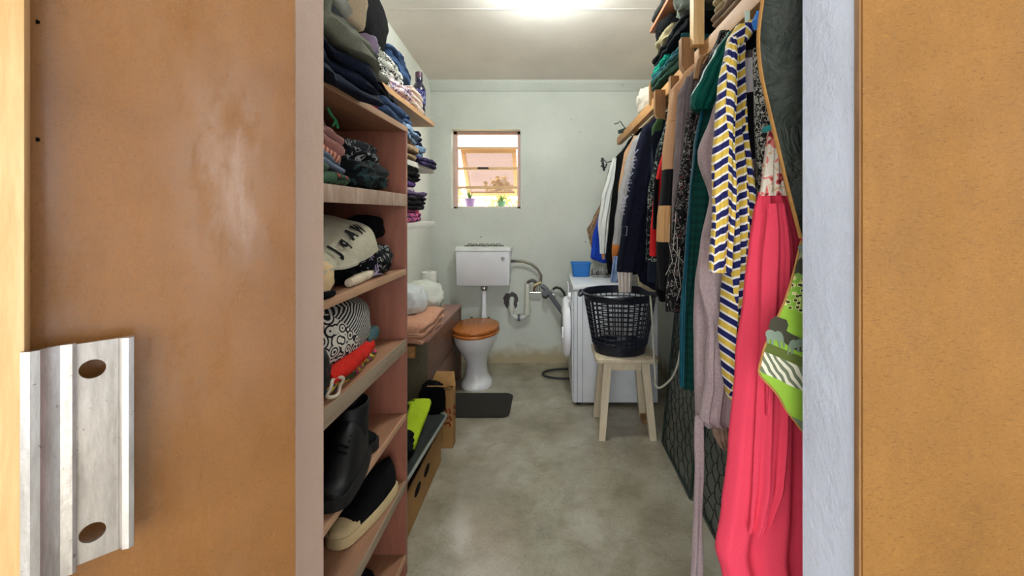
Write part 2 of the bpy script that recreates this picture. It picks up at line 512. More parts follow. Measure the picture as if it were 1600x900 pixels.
# unseen front-room shell added to shape the daylight: walls, side window, open rear
b = MB(); b.box(2.4, 2.55, -2.6, YF1, 0, 1.25); b.box(2.4, 2.55, -2.6, YF1, 2.7, 3.0); b.box(2.4, 2.55, -2.6, -1.55, 1.25, 2.7); b.box(2.4, 2.55, -.75, YF1, 1.25, 2.7)
struct('wall_light_shell_right', b, M_reveal, 'unseen white wall added right of the doorway, its window shapes the daylight')
b = MB(); b.box(-2.35, -2.2, -2.6, YF1, 0, 3.0)
struct('wall_light_shell_left', b, M_reveal, 'unseen white wall added left of the doorway to hold back daylight')
b = MB(); b.box(-2.35, -2.0, -2.75, -2.6, 0, 3.0); b.box(1.2, 2.55, -2.75, -2.6, 0, 3.0); b.box(-2.0, 1.2, -2.75, -2.6, 2.4, 3.0)
struct('wall_light_shell_rear', b, M_reveal, 'unseen white wall added around the wide daylight opening behind the viewer')
# cornice along the back wall
prof = [(0.0, 0.0), (0.0, -0.085), (-0.012, -0.085), (-0.02, -0.07), (-0.05, -0.03), (-0.06, -0.012), (-0.06, 0.0)]
zc = ceil_z(YB) + 0.004
b = MB().loft([[Vector((x, YB + p[0], zc + p[1])) for p in prof] for x in (XL, XR)])
struct('trim_1', b, M_wall, 'plain white cornice where back wall meets ceiling')
# thin cover strip seam across the ceiling
ys = 2.62
struct('trim_2', MB().add([(XL, ys - .012, ceil_z(ys - .012) - .001), (XR, ys - .012, ceil_z(ys - .012) - .001), (XR, ys + .012, ceil_z(ys + .012) - .001), (XL, ys + .012, ceil_z(ys + .012) - .001),
                           (XL, ys - .012, ceil_z(ys) - .0022), (XR, ys - .012, ceil_z(ys) - .0022), (XR, ys + .012, ceil_z(ys) - .0022), (XL, ys + .012, ceil_z(ys) - .0022)],
                          [(0, 1, 2, 3), (7, 6, 5, 4), (0, 4, 5, 1), (1, 5, 6, 2), (2, 6, 7, 3), (3, 7, 4, 0)]), M_ceil, 'thin cover strip across the ceiling boards')

# window
M_wframe = wood('glare_washed_frame', C(214, 176, 164), C(234, 202, 190), axis=2, scale=6, rough=0.6)  # frame wood paled to paint in the glare of the bright opening
M_wbar = wood('window_bar_wood', C(222, 176, 128), C(240, 206, 160), axis=0, scale=6, rough=0.6)
win = struct_root('window_1', (-0.57, YB + 0.12, WZ0), 'small timber window with an open top-hung sash and three bars')
fy0, fy1 = YB + 0.10, YB + 0.15
b = MB(); b.box(WX0, WX0 + 0.035, fy0, fy1, WZ0, WZ1, .003); obj('frame_stile', b, M_wframe, win)
b = MB(); b.box(WX1 - 0.035, WX1, fy0, fy1, WZ0, WZ1, .003); obj('frame_stile', b, M_wframe, win)
b = MB(); b.box(WX0, WX1, fy0, fy1, WZ1 - 0.03, WZ1, .003); obj('frame_head', b, M_wframe, win)
b = MB(); b.box(WX0, WX1, fy0, fy1 + 0.06, WZ0, WZ0 + 0.02, .003); obj('frame_sill', b, M_plank_white, win)
for z in (1.955, 1.765, 1.588):
    b = MB(); b.box(WX0 + .02, WX1 - .02, fy0 + .005, fy0 + .03, z - .012, z + .012, .003); obj('window_bar', b, M_wbar, win)
for x in (-0.63, -0.605):
    pass
b = MB(); b.box(-0.66, -0.56, fy0 - .012, fy0 + .006, 1.757, 1.775, .003); obj('window_latch', b, M_dark_hose, win)
# open sash hinged below the top light
M_s = Matrix.Translation((0, fy1, 1.945)) @ Matrix.Rotation(math.radians(38), 4, 'X')
sash = obj('sash', MB().box(WX0 + .05, WX1 - .05, 0, .03, -.04, 0, .003, M=M_s), M_wbar, win)
for x in (WX0 + .05, WX1 - .09): obj('sash_stile', MB().box(x, x + .04, 0, .03, -.5, -.04, .003, M=M_s), M_wbar, sash)
obj('sash_rail', MB().box(WX0 + .05, WX1 - .05, 0, .03, -.54, -.5, .003, M=M_s), M_wbar, sash)
obj('pane', MB().box(WX0 + .08, WX1 - .08, .012, .016, -.51, -.03, M=M_s), M_glass, sash)

# outside the window
M_yardwall = plaster('yard_wall', C(236, 226, 212), spots=False)
M_grass = plain('yard_ground', C(176, 160, 130), 0.95, 0.1, var=0.2)
struct('ground', MB().box(-6, 5, YB + 0.2, 12, -0.2, -0.02), M_grass, 'pale yard ground outside the window')
struct('wall_yard', MB().box(-6, 4, 8.0, 8.2, -0.02, 1.72), M_yardwall, 'pale boundary wall beyond the window')

def crumple_mb(c, r, seed, amp=0.18, sub=4, flat=True, freq=2.2, ridge=0.6):
    bm = bmesh.new(); bmesh.ops.create_icosphere(bm, subdivisions=sub, radius=1.0)
    off = Vector((seed * 3.17, seed * 1.31, seed * 7.7)); c = Vector(c)
    for v in bm.verts:
        d = v.co.normalized()
        s = max(abs(d.x), abs(d.y), abs(d.z))
        base = d * (0.72 + 0.28 / s * 0.75)
        n1 = mn.noise(d * freq + off)
        n2 = 1.0 - 2.0 * abs(mn.noise(Vector((d.x * 2.2, d.y * 2.2, d.z * 4.5)) * freq * .8 + off * 2))
        n3 = 1.0 - 2.4 * abs(mn.noise(d * freq * 2.9 + off * 3))
        k = 1 + amp * (n1 + ridge * n2 * 0.8 + ridge * n3 * 0.5)
        p = Vector((base.x * r[0], base.y * r[1], base.z * r[2])) * k
        if flat: p.z = max(p.z, -r[2] * 0.8)
        v.co = p + c
    return MB().bm(bm)

M_leaf = blotch('pale_foliage', [(0.0, C(206, 190, 130)), (0.45, C(226, 214, 160)), (0.6, C(190, 182, 120))], 30, 3)
M_leafg = blotch('pot_leaves', [(0.0, C(90, 130, 70)), (0.5, C(130, 170, 100))], 40, 3)
def leafy(name, c, r, n, seed, mat, label, size=0.05, stem=None):
    rnd = random.Random(seed); b = MB()
    for i in range(n):
        a = rnd.uniform(0, 2 * PI); e = rnd.uniform(-0.4, 1.0) * PI / 2; k = rnd.uniform(.5, 1)
        p = Vector(c) + Vector((math.cos(a) * math.cos(e) * r[0], math.sin(a) * math.cos(e) * r[1], math.sin(e) * r[2])) * k
        q = Euler((rnd.uniform(-1, 1), rnd.uniform(-1, 1), rnd.uniform(0, 6.3))).to_matrix()
        s = size * rnd.uniform(.7, 1.3)
        b.add([p + q @ Vector(t) for t in ((0, 0, 0), (s * .35, s * .5, s * .1), (0, s, 0), (-s * .35, s * .5, s * .1))], [(0, 1, 2, 3)])
    t = thing(name, label, 'plant', (c[0], c[1], c[2] - r[2]))
    o = obj('foliage', b, mat, t); o['kind'] = 'stuff'
    st = MB()
    for k in range(4):
        st.tube([(c[0] + .03 * k - .04, c[1], -.02), (c[0] + .1 * r[0] * (k - 1.5), c[1], c[2] + r[2] * .5)], .012 * size / .05, 5)
    obj('stem', st, M_pine_dark, t)
    return t
leafy('yard_shrub', (-0.66, 5.6, 1.06), (.36, .3, .80), 900, 3, M_leaf, 'round yellowish shrub seen through the window below the sash', .08)
leafy('yard_shrub', (-1.22, 5.3, 1.0), (.16, .22, .78), 500, 4, M_leaf, 'smaller yellowish shrub at the window left, outside', .08)
def pot(name, x, y, z, r, h, mat, label):
    t = thing(name, label, 'pot', (x, y, z))
    obj('pot_body', MB().lathe([(0, 0), (r * .72, 0), (r * .95, h * .8), (r * 1.05, h * .8), (r * 1.05, h), (r * .9, h), (r * .85, h * .85), (0, h * .85)], (x, y, z), 20), mat, t)
    b = MB(); rnd = random.Random(int(x * -100))
    for i in range(14):
        a = rnd.uniform(0, 6.3); l = rnd.uniform(.5, 1.1) * h
        p = Vector((x, y, z + h * .85)); q = p + Vector((math.cos(a) * r * .9, math.sin(a) * r * .9, l)); s = Vector((-math.sin(a), math.cos(a), 0)) * .008
        b.add([p - s, p + s, q + s * .3, q - s * .3], [(0, 1, 2, 3)])
    o = obj('seedlings', b, M_leafg, t); o['kind'] = 'stuff'
obj_l = MB().box(WX0, WX1, YB + .2, YB + .36, WZ0 - .06, WZ0 - .0, .004)
struct('window_ledge', obj_l, M_plank_white, 'white outer ledge under the window')
pot('plant_pot', -0.765, YB + .27, WZ0, .05, .10, plain('lilac_pot', C(170, 140, 190), .5), 'lilac plant pot on the outer window ledge')
pot('plant_pot', -0.46, YB + .27, WZ0, .042, .075, plain('green_pot', C(110, 160, 120), .5), 'small green plant pot on the outer window ledge')

# ------------------------------------------------------------------ doors in the foreground
hx, hy = -0.358, 0.588
def dl(t, n, z):   # along the left door leaf: t from hinge, n out of its face
    return Vector((hx - .7071 * t + .7071 * n, hy - .7071 * t - .7071 * n, z))
def dbox(t0, t1, n0, n1, z0, z1, bev=0.0):
    M = Matrix(((-.7071, .7071, 0, hx), (-.7071, -.7071, 0, hy), (0, 0, 1, 0), (0, 0, 0, 1)))
    return MB().box(t0, t1, n0, n1, z0, z1, bev, M=M)
d1 = struct_root('door_1', (hx, hy, 0.0), 'varnished brown fibreboard door standing open on the left')
obj('door_panel', dbox(0, .31, -.02, 0, .02, 2.1, .002), M_board_l, d1)
obj('edge_batten', dbox(.236, .31, 0, .032, .02, 2.1, .002), M_pine, d1)
for z in (1.545, 1.425): obj('screw_hole', MB().lathe([(0, .0006), (.0022, .0006), (.0022, -.001)], dl(.232, 0, z), 10, M=Matrix.Rotation(PI / 2, 3, 'X') @ Matrix.Rotation(0, 3, 'Z')), M_ink_black, d1)
obj('knot', MB().lathe([(0, .001), (.003, .001), (.003, -.001)], dl(.262, .0322, 1.302), 10, M=Euler((PI / 2, 0, PI / 4)).to_matrix()), M_ink_red, d1)
# aluminium pull: extruded profile (t along the door, n out of it)
pull_z0, pull_z1 = 0.986, 1.218
prof = [(.2385, .032), (.2385, .036), (.232, .040), (.224, .0385), (.219, .033), (.214, .0315), (.206, .0325), (.2045, .0315), (.2045, .0285), (.200, .0272), (.180, .0272), (.1705, .0272), (.170, .031), (.166, .0335), (.162, .0325), (.1615, .024),
        (.166, .0235), (.176, .0235), (.200, .0235), (.212, .0275), (.222, .0285), (.226, .033), (.233, .035)]
# plate with two oval openings: grid-free build, front strip pieces around the holes
def extr(pr, z0, z1, zf=None):
    r0 = [dl(t, n, z0 + (0.012 if t < .2 else 0.0) * 0) for t, n in pr]; r1 = [dl(t, n, z1) for t, n in pr]
    return MB().loft([r0, r1])
gut = [(.2385, .032), (.2385, .036), (.232, .0405), (.226, .039), (.220, .0335), (.214, .0315), (.206, .0325), (.2035, .0310), (.2035, .027), (.212, .0275), (.221, .029), (.227, .0345), (.233, .0355)]
pull = obj('pull_handle', extr(gut, pull_z0, pull_z1), M_alu, d1, 'worn aluminium strip handle', ang=25)
lip = [(.1735, .0235), (.1735, .027), (.171, .0315), (.166, .0340), (.162, .0325), (.1615, .0235)]
obj('edge_lip', extr(lip, pull_z0 + .004, pull_z1 - .002), M_alu, pull, ang=25)
# flat plate with holes
def plate_with_holes():
    bm = bmesh.new()
    t0, t1 = .1735, .2040
    z0, z1 = pull_z0 + .004, pull_z1 - .002
    loops = [[(t0, z0), (t1, z0), (t1, z1), (t0, z1)]]
    for hz in (pull_z1 - .030, pull_z0 + .032):
        loops.append([(.1925 + .0098 * math.cos(2 * PI * k / 24), hz + .0098 * math.sin(2 * PI * k / 24)) for k in range(24)])
    edges = []
    for lp_ in loops:
        vv = [bm.verts.new(dl(t, .0275, z_)) for t, z_ in lp_]
        edges += [bm.edges.new((vv[k], vv[(k + 1) % len(vv)])) for k in range(len(vv))]
    r = bmesh.ops.triangle_fill(bm, use_beauty=True, use_dissolve=False, edges=edges)
    ex = bmesh.ops.extrude_face_region(bm, geom=list(bm.faces))
    d = dl(0, .0240, 0) - dl(0, .0275, 0)
    for e in ex['geom']:
        if isinstance(e, bmesh.types.BMVert): e.co += d
    return MB().bm(bm)
obj('holed_plate', plate_with_holes(), M_alu, pull, ang=25)
for z in (pull_z0 + .06, pull_z1 - .06): obj('spacer', dbox(.178, .2, 0, .0245, z - .008, z + .008), M_dark_hose, pull)

d2 = struct_root('door_2', (0.45, 0.59, 0.0), 'raw fibreboard door leaf standing open on the right')
b = MB(); b.box(.4435, .93, .588, .599, .02, 2.1, .0015); obj('door_panel', b, M_board_r, d2)
b = MB(); b.box(.4395, .4433, .590, .6, .02, 2.1, .001); obj('edge_lipping', b, M_pine_dark, d2)

# ------------------------------------------------------------------ ceiling lamp
lc = Vector((-0.012, 2.25, ceil_z(2.25)))
lt = thing('ceiling_lamp', 'faceted frosted glass ceiling lamp glowing cool white', 'lamp', lc)
obj('lamp_base', MB().lathe([(0, .004), (.045, .004), (.05, -.008), (.045, -.022), (.012, -.028), (.012, -.07), (0, -.07)], lc, 24), M_chrome, lt)
rings = []
for s, z in ((.02, -.066), (.075, -.072), (.12, -.100), (.12, -.128), (.095, -.150), (.05, -.175), (.003, -.190)):
    rings.append([lc + Vector((math.cos(a) * s, math.sin(a) * s, z)) for a in (0.1, PI / 2 + .1, PI + .1, 3 * PI / 2 + .1)])
obj('glass_shade', MB().loft(rings, cap=True), emissive('lamp_glow', (0.90, 1.0, 0.985, 1), LAMP_STRENGTH), lt, ang=10)
b = MB().tube([lc + Vector((.02, -.02, -.175)), lc + Vector((.045, -.04, -.185)), lc + Vector((.055, -.02, -.165)), lc + Vector((.05, .01, -.14))], .0012, 5); obj('wire', b, M_ink_black, lt)

# ------------------------------------------------------------------ open shelf unit on the left
UX, UB, UY0, UY1 = -0.533, -0.965, 0.82, 1.565
su = thing('shelf_unit', 'brown laminate open shelf unit packed with folded clothes and shoes', 'shelf', ((UX + UB) / 2, (UY0 + UY1) / 2, 0))
obj('side_panel', MB().box(UB, UX, UY1 - .018, UY1, 0, 1.672, .001), M_lam, su)
obj('side_panel', MB().box(UB, UX, UY0, UY0 + .018, 0, 1.672, .001), M_lam, su)
obj('back_panel', MB().box(UB - .006, UB, UY0, UY1, 0, 1.672), M_lam, su)
SH = {1: (1.672, .020, M_edge_tan), 2: (1.420, .044, M_edge_pale), 3: (1.143, .022, M_edge_tan), 4: (.882, .045, M_edge_grey), 5: (.605, .020, M_edge_tan), 6: (.356, .030, M_edge_grey), 7: (.080, .020, M_edge_tan)}
for k, (z, th, me_) in SH.items():
    y0, y1 = (UY0, UY1) if k == 1 else (UY0 + .0182, UY1 - .0182)
    s = obj('shelf', MB().box(UB + .001, UX - .004, y0, y1, z - .018, z, .001), M_lam_shelf, su)
    obj('edge_strip', MB().box(UX - .0038, UX + .002, y0, y1, z - th, z + .0005, .001), me_, s)
b = MB().box(UX - .05, UX - .03, UY0 + .0182, UY1 - .0182, 0.0, .06); obj('plinth', b, M_lam, su)

# wall shelves further in
WXF = -0.77
def wall_shelf(z, th, mat, label, y0=1.62, y1=2.80, ym=M_plank):
    t = thing('wall_shelf', label, 'shelf', ((XL + WXF) / 2, (y0 + y1) / 2, z - th), 'shelves on the left wall')
    obj('board', MB().box(XL + .001, WXF, y0, y1, z - th, z, .002), mat, t)
    obj('wall_batten', MB().box(XL + .001, XL + .022, y0 + .02, y1 - .03, z - th - .03, z - th - .0005, .001), mat, t)
W1, W2, W3 = 1.957, 1.645, 1.295
wall_shelf(W1, .028, M_plank, 'unpainted pine wall shelf, the top one, holding the dark bottle')
wall_shelf(W2, .030, M_plank_white, 'white painted wall shelf, the middle one')
wall_shelf(W3, .034, M_plank_white, 'white painted wall shelf, the lowest one')

# ------------------------------------------------------------------ folded and heaped cloth
def fold_profile(depth, h, layers, seed, r=0.84):
    """outline of a cloth strip folded zigzag; a = 0 at the front, negative inside"""
    rnd = random.Random(seed * 7 + 1)
    ws = [rnd.uniform(.8, 1.2) for _ in range(layers)]; sw = sum(ws); ts = [w / sw * h for w in ws]
    zs_ = []; acc = 0
    for t in ts: zs_.append(acc + t / 2); acc += t
    fr = [-rnd.uniform(0, .022) for _ in range(layers)]
    bk = [rnd.uniform(0, .02) for _ in range(layers)]
    cl = []
    for k in range(layers):
        t = ts[k]; z = zs_[k]
        f0 = -t * .9 + fr[k // 2 * 2]; b0 = -depth + t * .6 + bk[(k + 1) // 2]
        a, b_ = (b0, f0) if k % 2 == 0 else (f0, b0)
        for i in range(6): cl.append((a + (b_ - a) * i / 5, z, t))
        if k < layers - 1:
            z2 = zs_[k + 1]; hm = (z2 - z) / 2
            sg = 1 if k % 2 == 0 else -1
            for i in range(1, 6):
                q = -PI / 2 + PI * i / 6
                cl.append((b_ + sg * math.cos(q) * hm * 1.15, (z + z2) / 2 + math.sin(q) * hm, t))
    L = []; R = []
    for i, p in enumerate(cl):
        a = cl[max(i - 1, 0)]; c = cl[min(i + 1, len(cl) - 1)]
        dx, dz = c[0] - a[0], c[1] - a[1]; l = math.hypot(dx, dz) or 1
        ht = p[2] * .5 * r
        L.append((p[0] - dz / l * ht, p[1] + dx / l * ht)); R.append((p[0] + dz / l * ht, p[1] - dx / l * ht))
    return L + R[::-1]

def folded_mb(xf, y0, y1, z0, h, depth=.3, layers=2, seed=1, face=1, droop=0.0, tilt=0.0, wob=.012, ny=30, shear=0.0, sagy=0.0):
    layers = max(2, min(6, int(round(h / .0135 / 2)) * 2, 6))
    pr = fold_profile(depth, h, layers, seed)
    rings = []; off = Vector((seed * 5.1, seed * 2.3, seed * 9.7))
    for j in range(ny + 1):
        u = j / ny; e = min(u, 1 - u) * (y1 - y0)
        sc_ = 1 - .35 * max(0, 1 - e / .02) ** 2
        y = y0 + (y1 - y0) * u
        ring = []
        for a, b_ in pr:
            bb = h / 2 + (b_ - h / 2) * sc_
            aa = a - (1 - sc_) * .05
            p = Vector((aa, y, bb))
            nz = mn.noise_vector(Vector((aa * 5, y * 7, bb * 10)) + off)
            rid = 1 - 2.2 * abs(mn.noise(Vector((aa * 9 + y * 5, y * 13, bb * 16)) + off * 2))
            r2 = 1 - 2.2 * abs(mn.noise(Vector((aa * 22, y * 26 + aa * 9, bb * 30)) + off * 3))
            k = .3 + .7 * min(1, bb / max(h, 1e-4))
            lay = mn.noise(Vector((y * 9, bb * 60, seed)))      # each layer wanders at the front
            p += Vector((nz.x * wob * 1.3 + lay * wob * .9 + rid * wob * .35, nz.y * wob * .8, (nz.z * wob * .9 + rid * wob * .5 + r2 * wob * .22) * k))
            fr = max(0.0, 1 + aa / .16)
            p.z += -droop * fr * fr + tilt * (u - .5) - sagy * (1 - (2 * u - 1) ** 2) + shear * (1 + aa / max(depth, .01))
            p.z = max(p.z, .0005 if not droop and not tilt else -9)
            ring.append(Vector((xf + face * p.x, p.y, z0 + p.z)))
        rings.append(ring)
    def uvf(i, k):
        return (y0 + (y1 - y0) * i / ny, k * .01)
    return MB().loft(rings, uvs=uvf)

def folded(label, mat, *a, name='folded_garment', cat='clothing', group=None, **k):
    return tag(obj(name, folded_mb(*a, **k), mat, None, None, 60), label, cat, group)

def heap(label, mat, c, r, seed, name='crumpled_garment', cat='clothing', group=None, **k):
    return tag(obj(name, crumple_mb(c, r, seed, **k), mat, None, None, 70), label, cat, group)

# --- colours of cloth
jeans = fabric('dark_denim', C(26, 33, 50), .3, 300); jeans2 = fabric('blue_denim', C(66, 88, 124), .3, 300); paleblue = fabric('pale_denim', C(126, 150, 178), .3)
olivegrey = knit('olive_grey_knit', C(140, 142, 124)); darkgrey = knit('charcoal_knit', C(92, 98, 98)); beigeknit = knit('beige_knit', C(206, 184, 152), 330)
black = fabric('black_cotton', C(9, 9, 11), .4); black2 = fabric('black_jersey', C(14, 14, 18), .4, 200, .35)
navy = fabric('navy_cotton', C(22, 26, 50), .3); purple = fabric('purple_cloth', C(92, 66, 122)); lilac = fabric('lilac_cloth', C(158, 142, 170))
maroon = fabric('maroon_cloth', C(140, 30, 62)); rose = fabric('dusty_rose', C(168, 120, 112)); bluegrey = fabric('blue_grey_cloth', C(110, 122, 138))
cream = fabric('cream_cloth', C(222, 206, 178)); whitec = fabric('white_cotton', C(222, 222, 216), .06); khaki = fabric('khaki_cloth', C(150, 138, 104)); taupe = fabric('taupe_cloth', C(172, 146, 122))
teal = fabric('teal_cloth', C(20, 128, 108)); tealblue = fabric('petrol_cloth', C(36, 84, 92)); dgreen = fabric('dark_green_cloth', C(30, 58, 46)); red = fabric('red_cloth', C(196, 40, 30)); rust = fabric('rust_cloth', C(150, 62, 36))
pinkc = fabric('pink_cloth', C(206, 84, 120)); greyc = fabric('grey_cloth', C(120, 122, 122)); peach = fleece('peach_towelling', C(222, 164, 134), 120)
green_strip = stripes('green_white_stripe', [C(196, 198, 186), C(60, 116, 92)], .05, 1)
bw_print = blotch('black_white_print', [(0, C(20, 20, 24)), (.47, C(216, 214, 204)), (.56, C(24, 24, 28)), (.66, C(180, 176, 170))], 46, 1.5, 1.0)
floral_p = blotch('pale_floral', [(0, C(70, 60, 130)), (.4, C(222, 206, 206)), (.55, C(196, 150, 160)), (.64, C(40, 44, 50))], 52, 1.5, .8)
dark_print = blotch('dark_grey_print', [(0, C(16, 18, 22)), (.56, C(150, 150, 146)), (.62, C(20, 22, 26))], 34, 1.5, 1.2)
dark_teal_p = blotch('dark_teal_print', [(0, C(14, 18, 20)), (.52, C(36, 58, 58)), (.62, C(18, 20, 24))], 22, 2, .5)
rust_p = blotch('rust_green_print', [(0, C(60, 90, 66)), (.42, C(30, 34, 30)), (.55, C(168, 70, 40))], 30, 2)
peach_st = stripes('peach_stripe', [C(220, 160, 130), C(150, 90, 80)], .018, 1)
leop = blotch('brown_spot_print', [(0, C(150, 124, 96)), (.48, C(90, 66, 50)), (.56, C(170, 140, 110))], 60, 1)
multi_p = blotch('multicolour_print', [(0, C(190, 40, 40)), (.42, C(40, 90, 110)), (.5, C(210, 170, 60)), (.58, C(60, 60, 40)), (.66, C(200, 60, 110))], 26, 1, .4)
pink_p = blotch('pink_purple_print', [(0, C(60, 40, 80)), (.45, C(206, 96, 130)), (.6, C(120, 70, 110))], 40, 1.5)
plum_p = blotch('plum_print', [(0, C(26, 22, 44)), (.5, C(74, 58, 104)), (.62, C(30, 28, 50))], 34, 1.5)

gA = 'clothes piled on top of the shelf unit'
z1 = SH[1][0]
folded('dark navy jeans hanging over the top edge of the shelf unit', jeans, -.470, .84, 1.185, z1 + .002, .082, .36, 2, 11, droop=.035, wob=.014, tilt=-.005, group=gA)
folded('olive-grey knitted jumper with rolled edge, above the dark jeans', olivegrey, -.462, .83, 1.235, z1 + .078, .062, .36, 2, 12, droop=.02, wob=.020, tilt=-.012, group=gA)
folded('charcoal knitted jumper folded over the olive-grey one', darkgrey, -.478, .84, 1.225, z1 + .130, .030, .34, 2, 13, droop=.015, wob=.016, tilt=-.015, group=gA)
folded('pale grey cloth, topmost left of the knitted pile', fabric('pale_grey', C(176, 176, 164)), -.468, .84, 1.00, z1 + .160, .040, .3, 2, 14, droop=.02, tilt=-.03, group=gA)
folded('cream cloth with dark green stripes in the top pile', green_strip, -.478, .86, 1.06, z1 + .192, .036, .3, 2, 15, droop=.02, tilt=-.05, group=gA)
heap('chunky beige knitted jumper on top of the left pile', beigeknit, (-.535, 1.05, z1 + .215), (.07, .075, .085), 16, amp=.10, ridge=.25, group=gA)
heap('lilac cloth peeping out beside the beige jumper', lilac, (-.565, 1.255, z1 + .180), (.05, .028, .036), 17, amp=.15, group=gA)
folded('dark grey trousers behind the charcoal jumper', fabric('slate_cloth', C(58, 62, 66)), -.520, 1.22, 1.30, z1 + .03, .105, .3, 2, 18, wob=.01, tilt=-.04, group=gA)
folded('maroon garment wedged at the shelf edge', maroon, -.520, 1.20, 1.335, z1 + .001, .028, .3, 2, 19, wob=.006, group=gA)
folded('pink and white cloth above the maroon garment', floral_p, -.53, 1.22, 1.32, z1 + .028, .03, .28, 2, 20, wob=.007, group=gA)
folded('blue denim garment at the far end of the unit top', jeans2, -.520, 1.33, 1.545, z1 + .001, .05, .3, 2, 21, wob=.010, tilt=-.01, group=gA)
folded('black folded garment above the blue denim one', black2, -.535, 1.30, 1.53, z1 + .048, .05, .3, 2, 22, wob=.014, tilt=-.035, group=gA)

gW1 = 'clothes on the pine wall shelf'
folded('black and white printed cloths nearest on the pine shelf', bw_print, WXF - .02, 1.64, 2.10, W1 + .001, .10, .27, 4, 31, wob=.016, group=gW1)
folded('pale floral cloths stacked low on the pine shelf', floral_p, WXF - .02, 2.02, 2.42, W1 + .001, .085, .27, 4, 32, wob=.014, group=gW1)
folded('white and black printed garment above the floral stack', blotch('white_black_print', [(0, C(210, 208, 198)), (.55, C(30, 30, 34)), (.66, C(190, 186, 180))], 40, 1.5), WXF - .03, 1.90, 2.34, W1 + .085, .09, .26, 4, 33, wob=.016, tilt=-.03, group=gW1)
folded('peach and cream striped cloth beside the bottle', stripes('peach_cream', [C(214, 190, 170), C(186, 146, 134), C(206, 200, 186)], .02, 2), WXF - .015, 2.40, 2.60, W1 + .001, .12, .27, 4, 34, wob=.01, tilt=-.02, group=gW1)
folded('blue denim heap behind the printed stack', jeans2, WXF - .06, 2.15, 2.52, W1 + .17, .08, .2, 2, 35, wob=.022, tilt=-.06, group=gW1)
heap('big black bag on top of the pine shelf pile', black, (-.90, 1.90, W1 + .30), (.135, .235, .165), 36, 'cloth_bag', 'bag', amp=.10, ridge=.3)
# bottle
bt = thing('bottle', 'dark purple plastic bottle with label at the end of the pine shelf', 'bottle', (-.845, 2.70, W1))
bp = [(0, 0), (.034, 0), (.040, .006), (.040, .03), (.036, .04), (.040, .05), (.040, .07), (.037, .08), (.041, .09), (.042, .19), (.040, .205), (.030, .225), (.021, .24), (.024, .255), (.022, .27), (.016, .275)]
obj('bottle_body', MB().lathe(bp, (-.845, 2.70, W1), 28), plain('purple_bottle', C(30, 26, 48), .15, .6), bt)
obj('cap', MB().lathe([(.022, .270), (.023, .275), (.023, .303), (.018, .308), (0, .308)], (-.845, 2.70, W1), 20), plain('plum_cap', C(74, 40, 60), .4), bt)
obj('label_sleeve', MB().lathe([(.0425, .095), (.0428, .188)], (-.845, 2.70, W1), 28), blotch('bottle_label', [(0, C(34, 30, 74)), (.52, C(150, 150, 190)), (.58, C(40, 34, 84))], 60, 2), bt, 'printed dark blue label')

gW2 = 'clothes on the middle wall shelf'
z = W2
folded('dark plum jeans at the end of the middle wall shelf', plum_p, WXF + .035, 2.44, 2.775, z + .001, .045, .3, 2, 41, wob=.010, droop=.015, group=gW2)
folded('pale blue garment on the dark plum jeans', paleblue, WXF - .0, 2.44, 2.62, z + .043, .06, .28, 2, 42, wob=.012, group=gW2)
folded('navy folded jersey on top, far end of middle wall shelf', navy, WXF - .005, 2.42, 2.60, z + .10, .10, .28, 2, 43, wob=.01, group=gW2)
folded('brown spotted cloth on the middle wall shelf', leop, WXF + .02, 2.16, 2.42, z + .001, .12, .28, 2, 44, wob=.012, group=gW2)
folded('light blue jeans over the brown spotted cloth', paleblue, WXF + .035, 2.06, 2.41, z + .118, .06, .28, 2, 45, wob=.016, droop=.02, tilt=-.02, group=gW2)
folded('mid blue denim above the light blue jeans', jeans2, WXF + .03, 1.85, 2.28, z + .172, .05, .28, 2, 46, wob=.016, group=gW2)
gW3 = 'clothes on the lowest wall shelf'
z = W3
folded('pink and plum printed garment on the lowest wall shelf', pink_p, WXF + .0, 2.18, 2.52, z + .001, .075, .28, 4, 51, wob=.012, group=gW3)
folded('black leggings above the pink printed garment', black2, WXF + .005, 2.18, 2.60, z + .072, .07, .28, 2, 52, wob=.014, group=gW3)
folded('greyish purple garment with a tail end sticking out', fabric('grey_purple', C(92, 76, 108)), WXF + .0, 2.2, 2.64, z + .130, .045, .28, 2, 53, wob=.014, group=gW3)
folded('pale pink floral cloth in the lowest wall shelf pile', floral_p, WXF - .01, 2.18, 2.50, z + .168, .04, .28, 2, 54, wob=.012, group=gW3)
folded('violet garment below the topmost black one', purple, WXF - .01, 2.18, 2.50, z + .204, .035, .28, 2, 55, wob=.012, group=gW3)
folded('black folded jersey topmost on the lowest wall shelf', black, WXF - .005, 2.18, 2.50, z + .235, .085, .28, 2, 56, wob=.012, group=gW3)

gB = 'clothes on the second shelf of the unit'
z = SH[2][0] + .001
folded('rust and green printed cloth at the bottom, second shelf', rust_p, -.548, .86, 1.165, z, .034, .3, 2, 61, wob=.008, group=gB)
folded('green cloth crumpled on the rust printed one', fabric('moss_cloth', C(84, 104, 84)), -.560, .86, 1.06, z + .030, .045, .3, 2, 62, wob=.012, group=gB)
folded('blue-grey folded jersey in the dusty pile', bluegrey, -.552, .86, 1.150, z + .055, .042, .3, 2, 63, wob=.010, tilt=-.05, group=gB)
folded('peach striped cloth in the dusty pile', peach_st, -.556, .86, 1.142, z + .085, .026, .3, 2, 64, wob=.008, tilt=-.06, group=gB)
folded('dusty rose jersey on top of the second shelf pile', rose, -.550, .86, 1.155, z + .11, .055, .3, 2, 65, wob=.014, tilt=-.07, group=gB)
folded('second dusty rose layer folded over the top', fabric('dusty_rose_dark', C(150, 104, 98)), -.566, .86, 1.11, z + .155, .04, .28, 2, 66, wob=.012, tilt=-.06, group=gB)
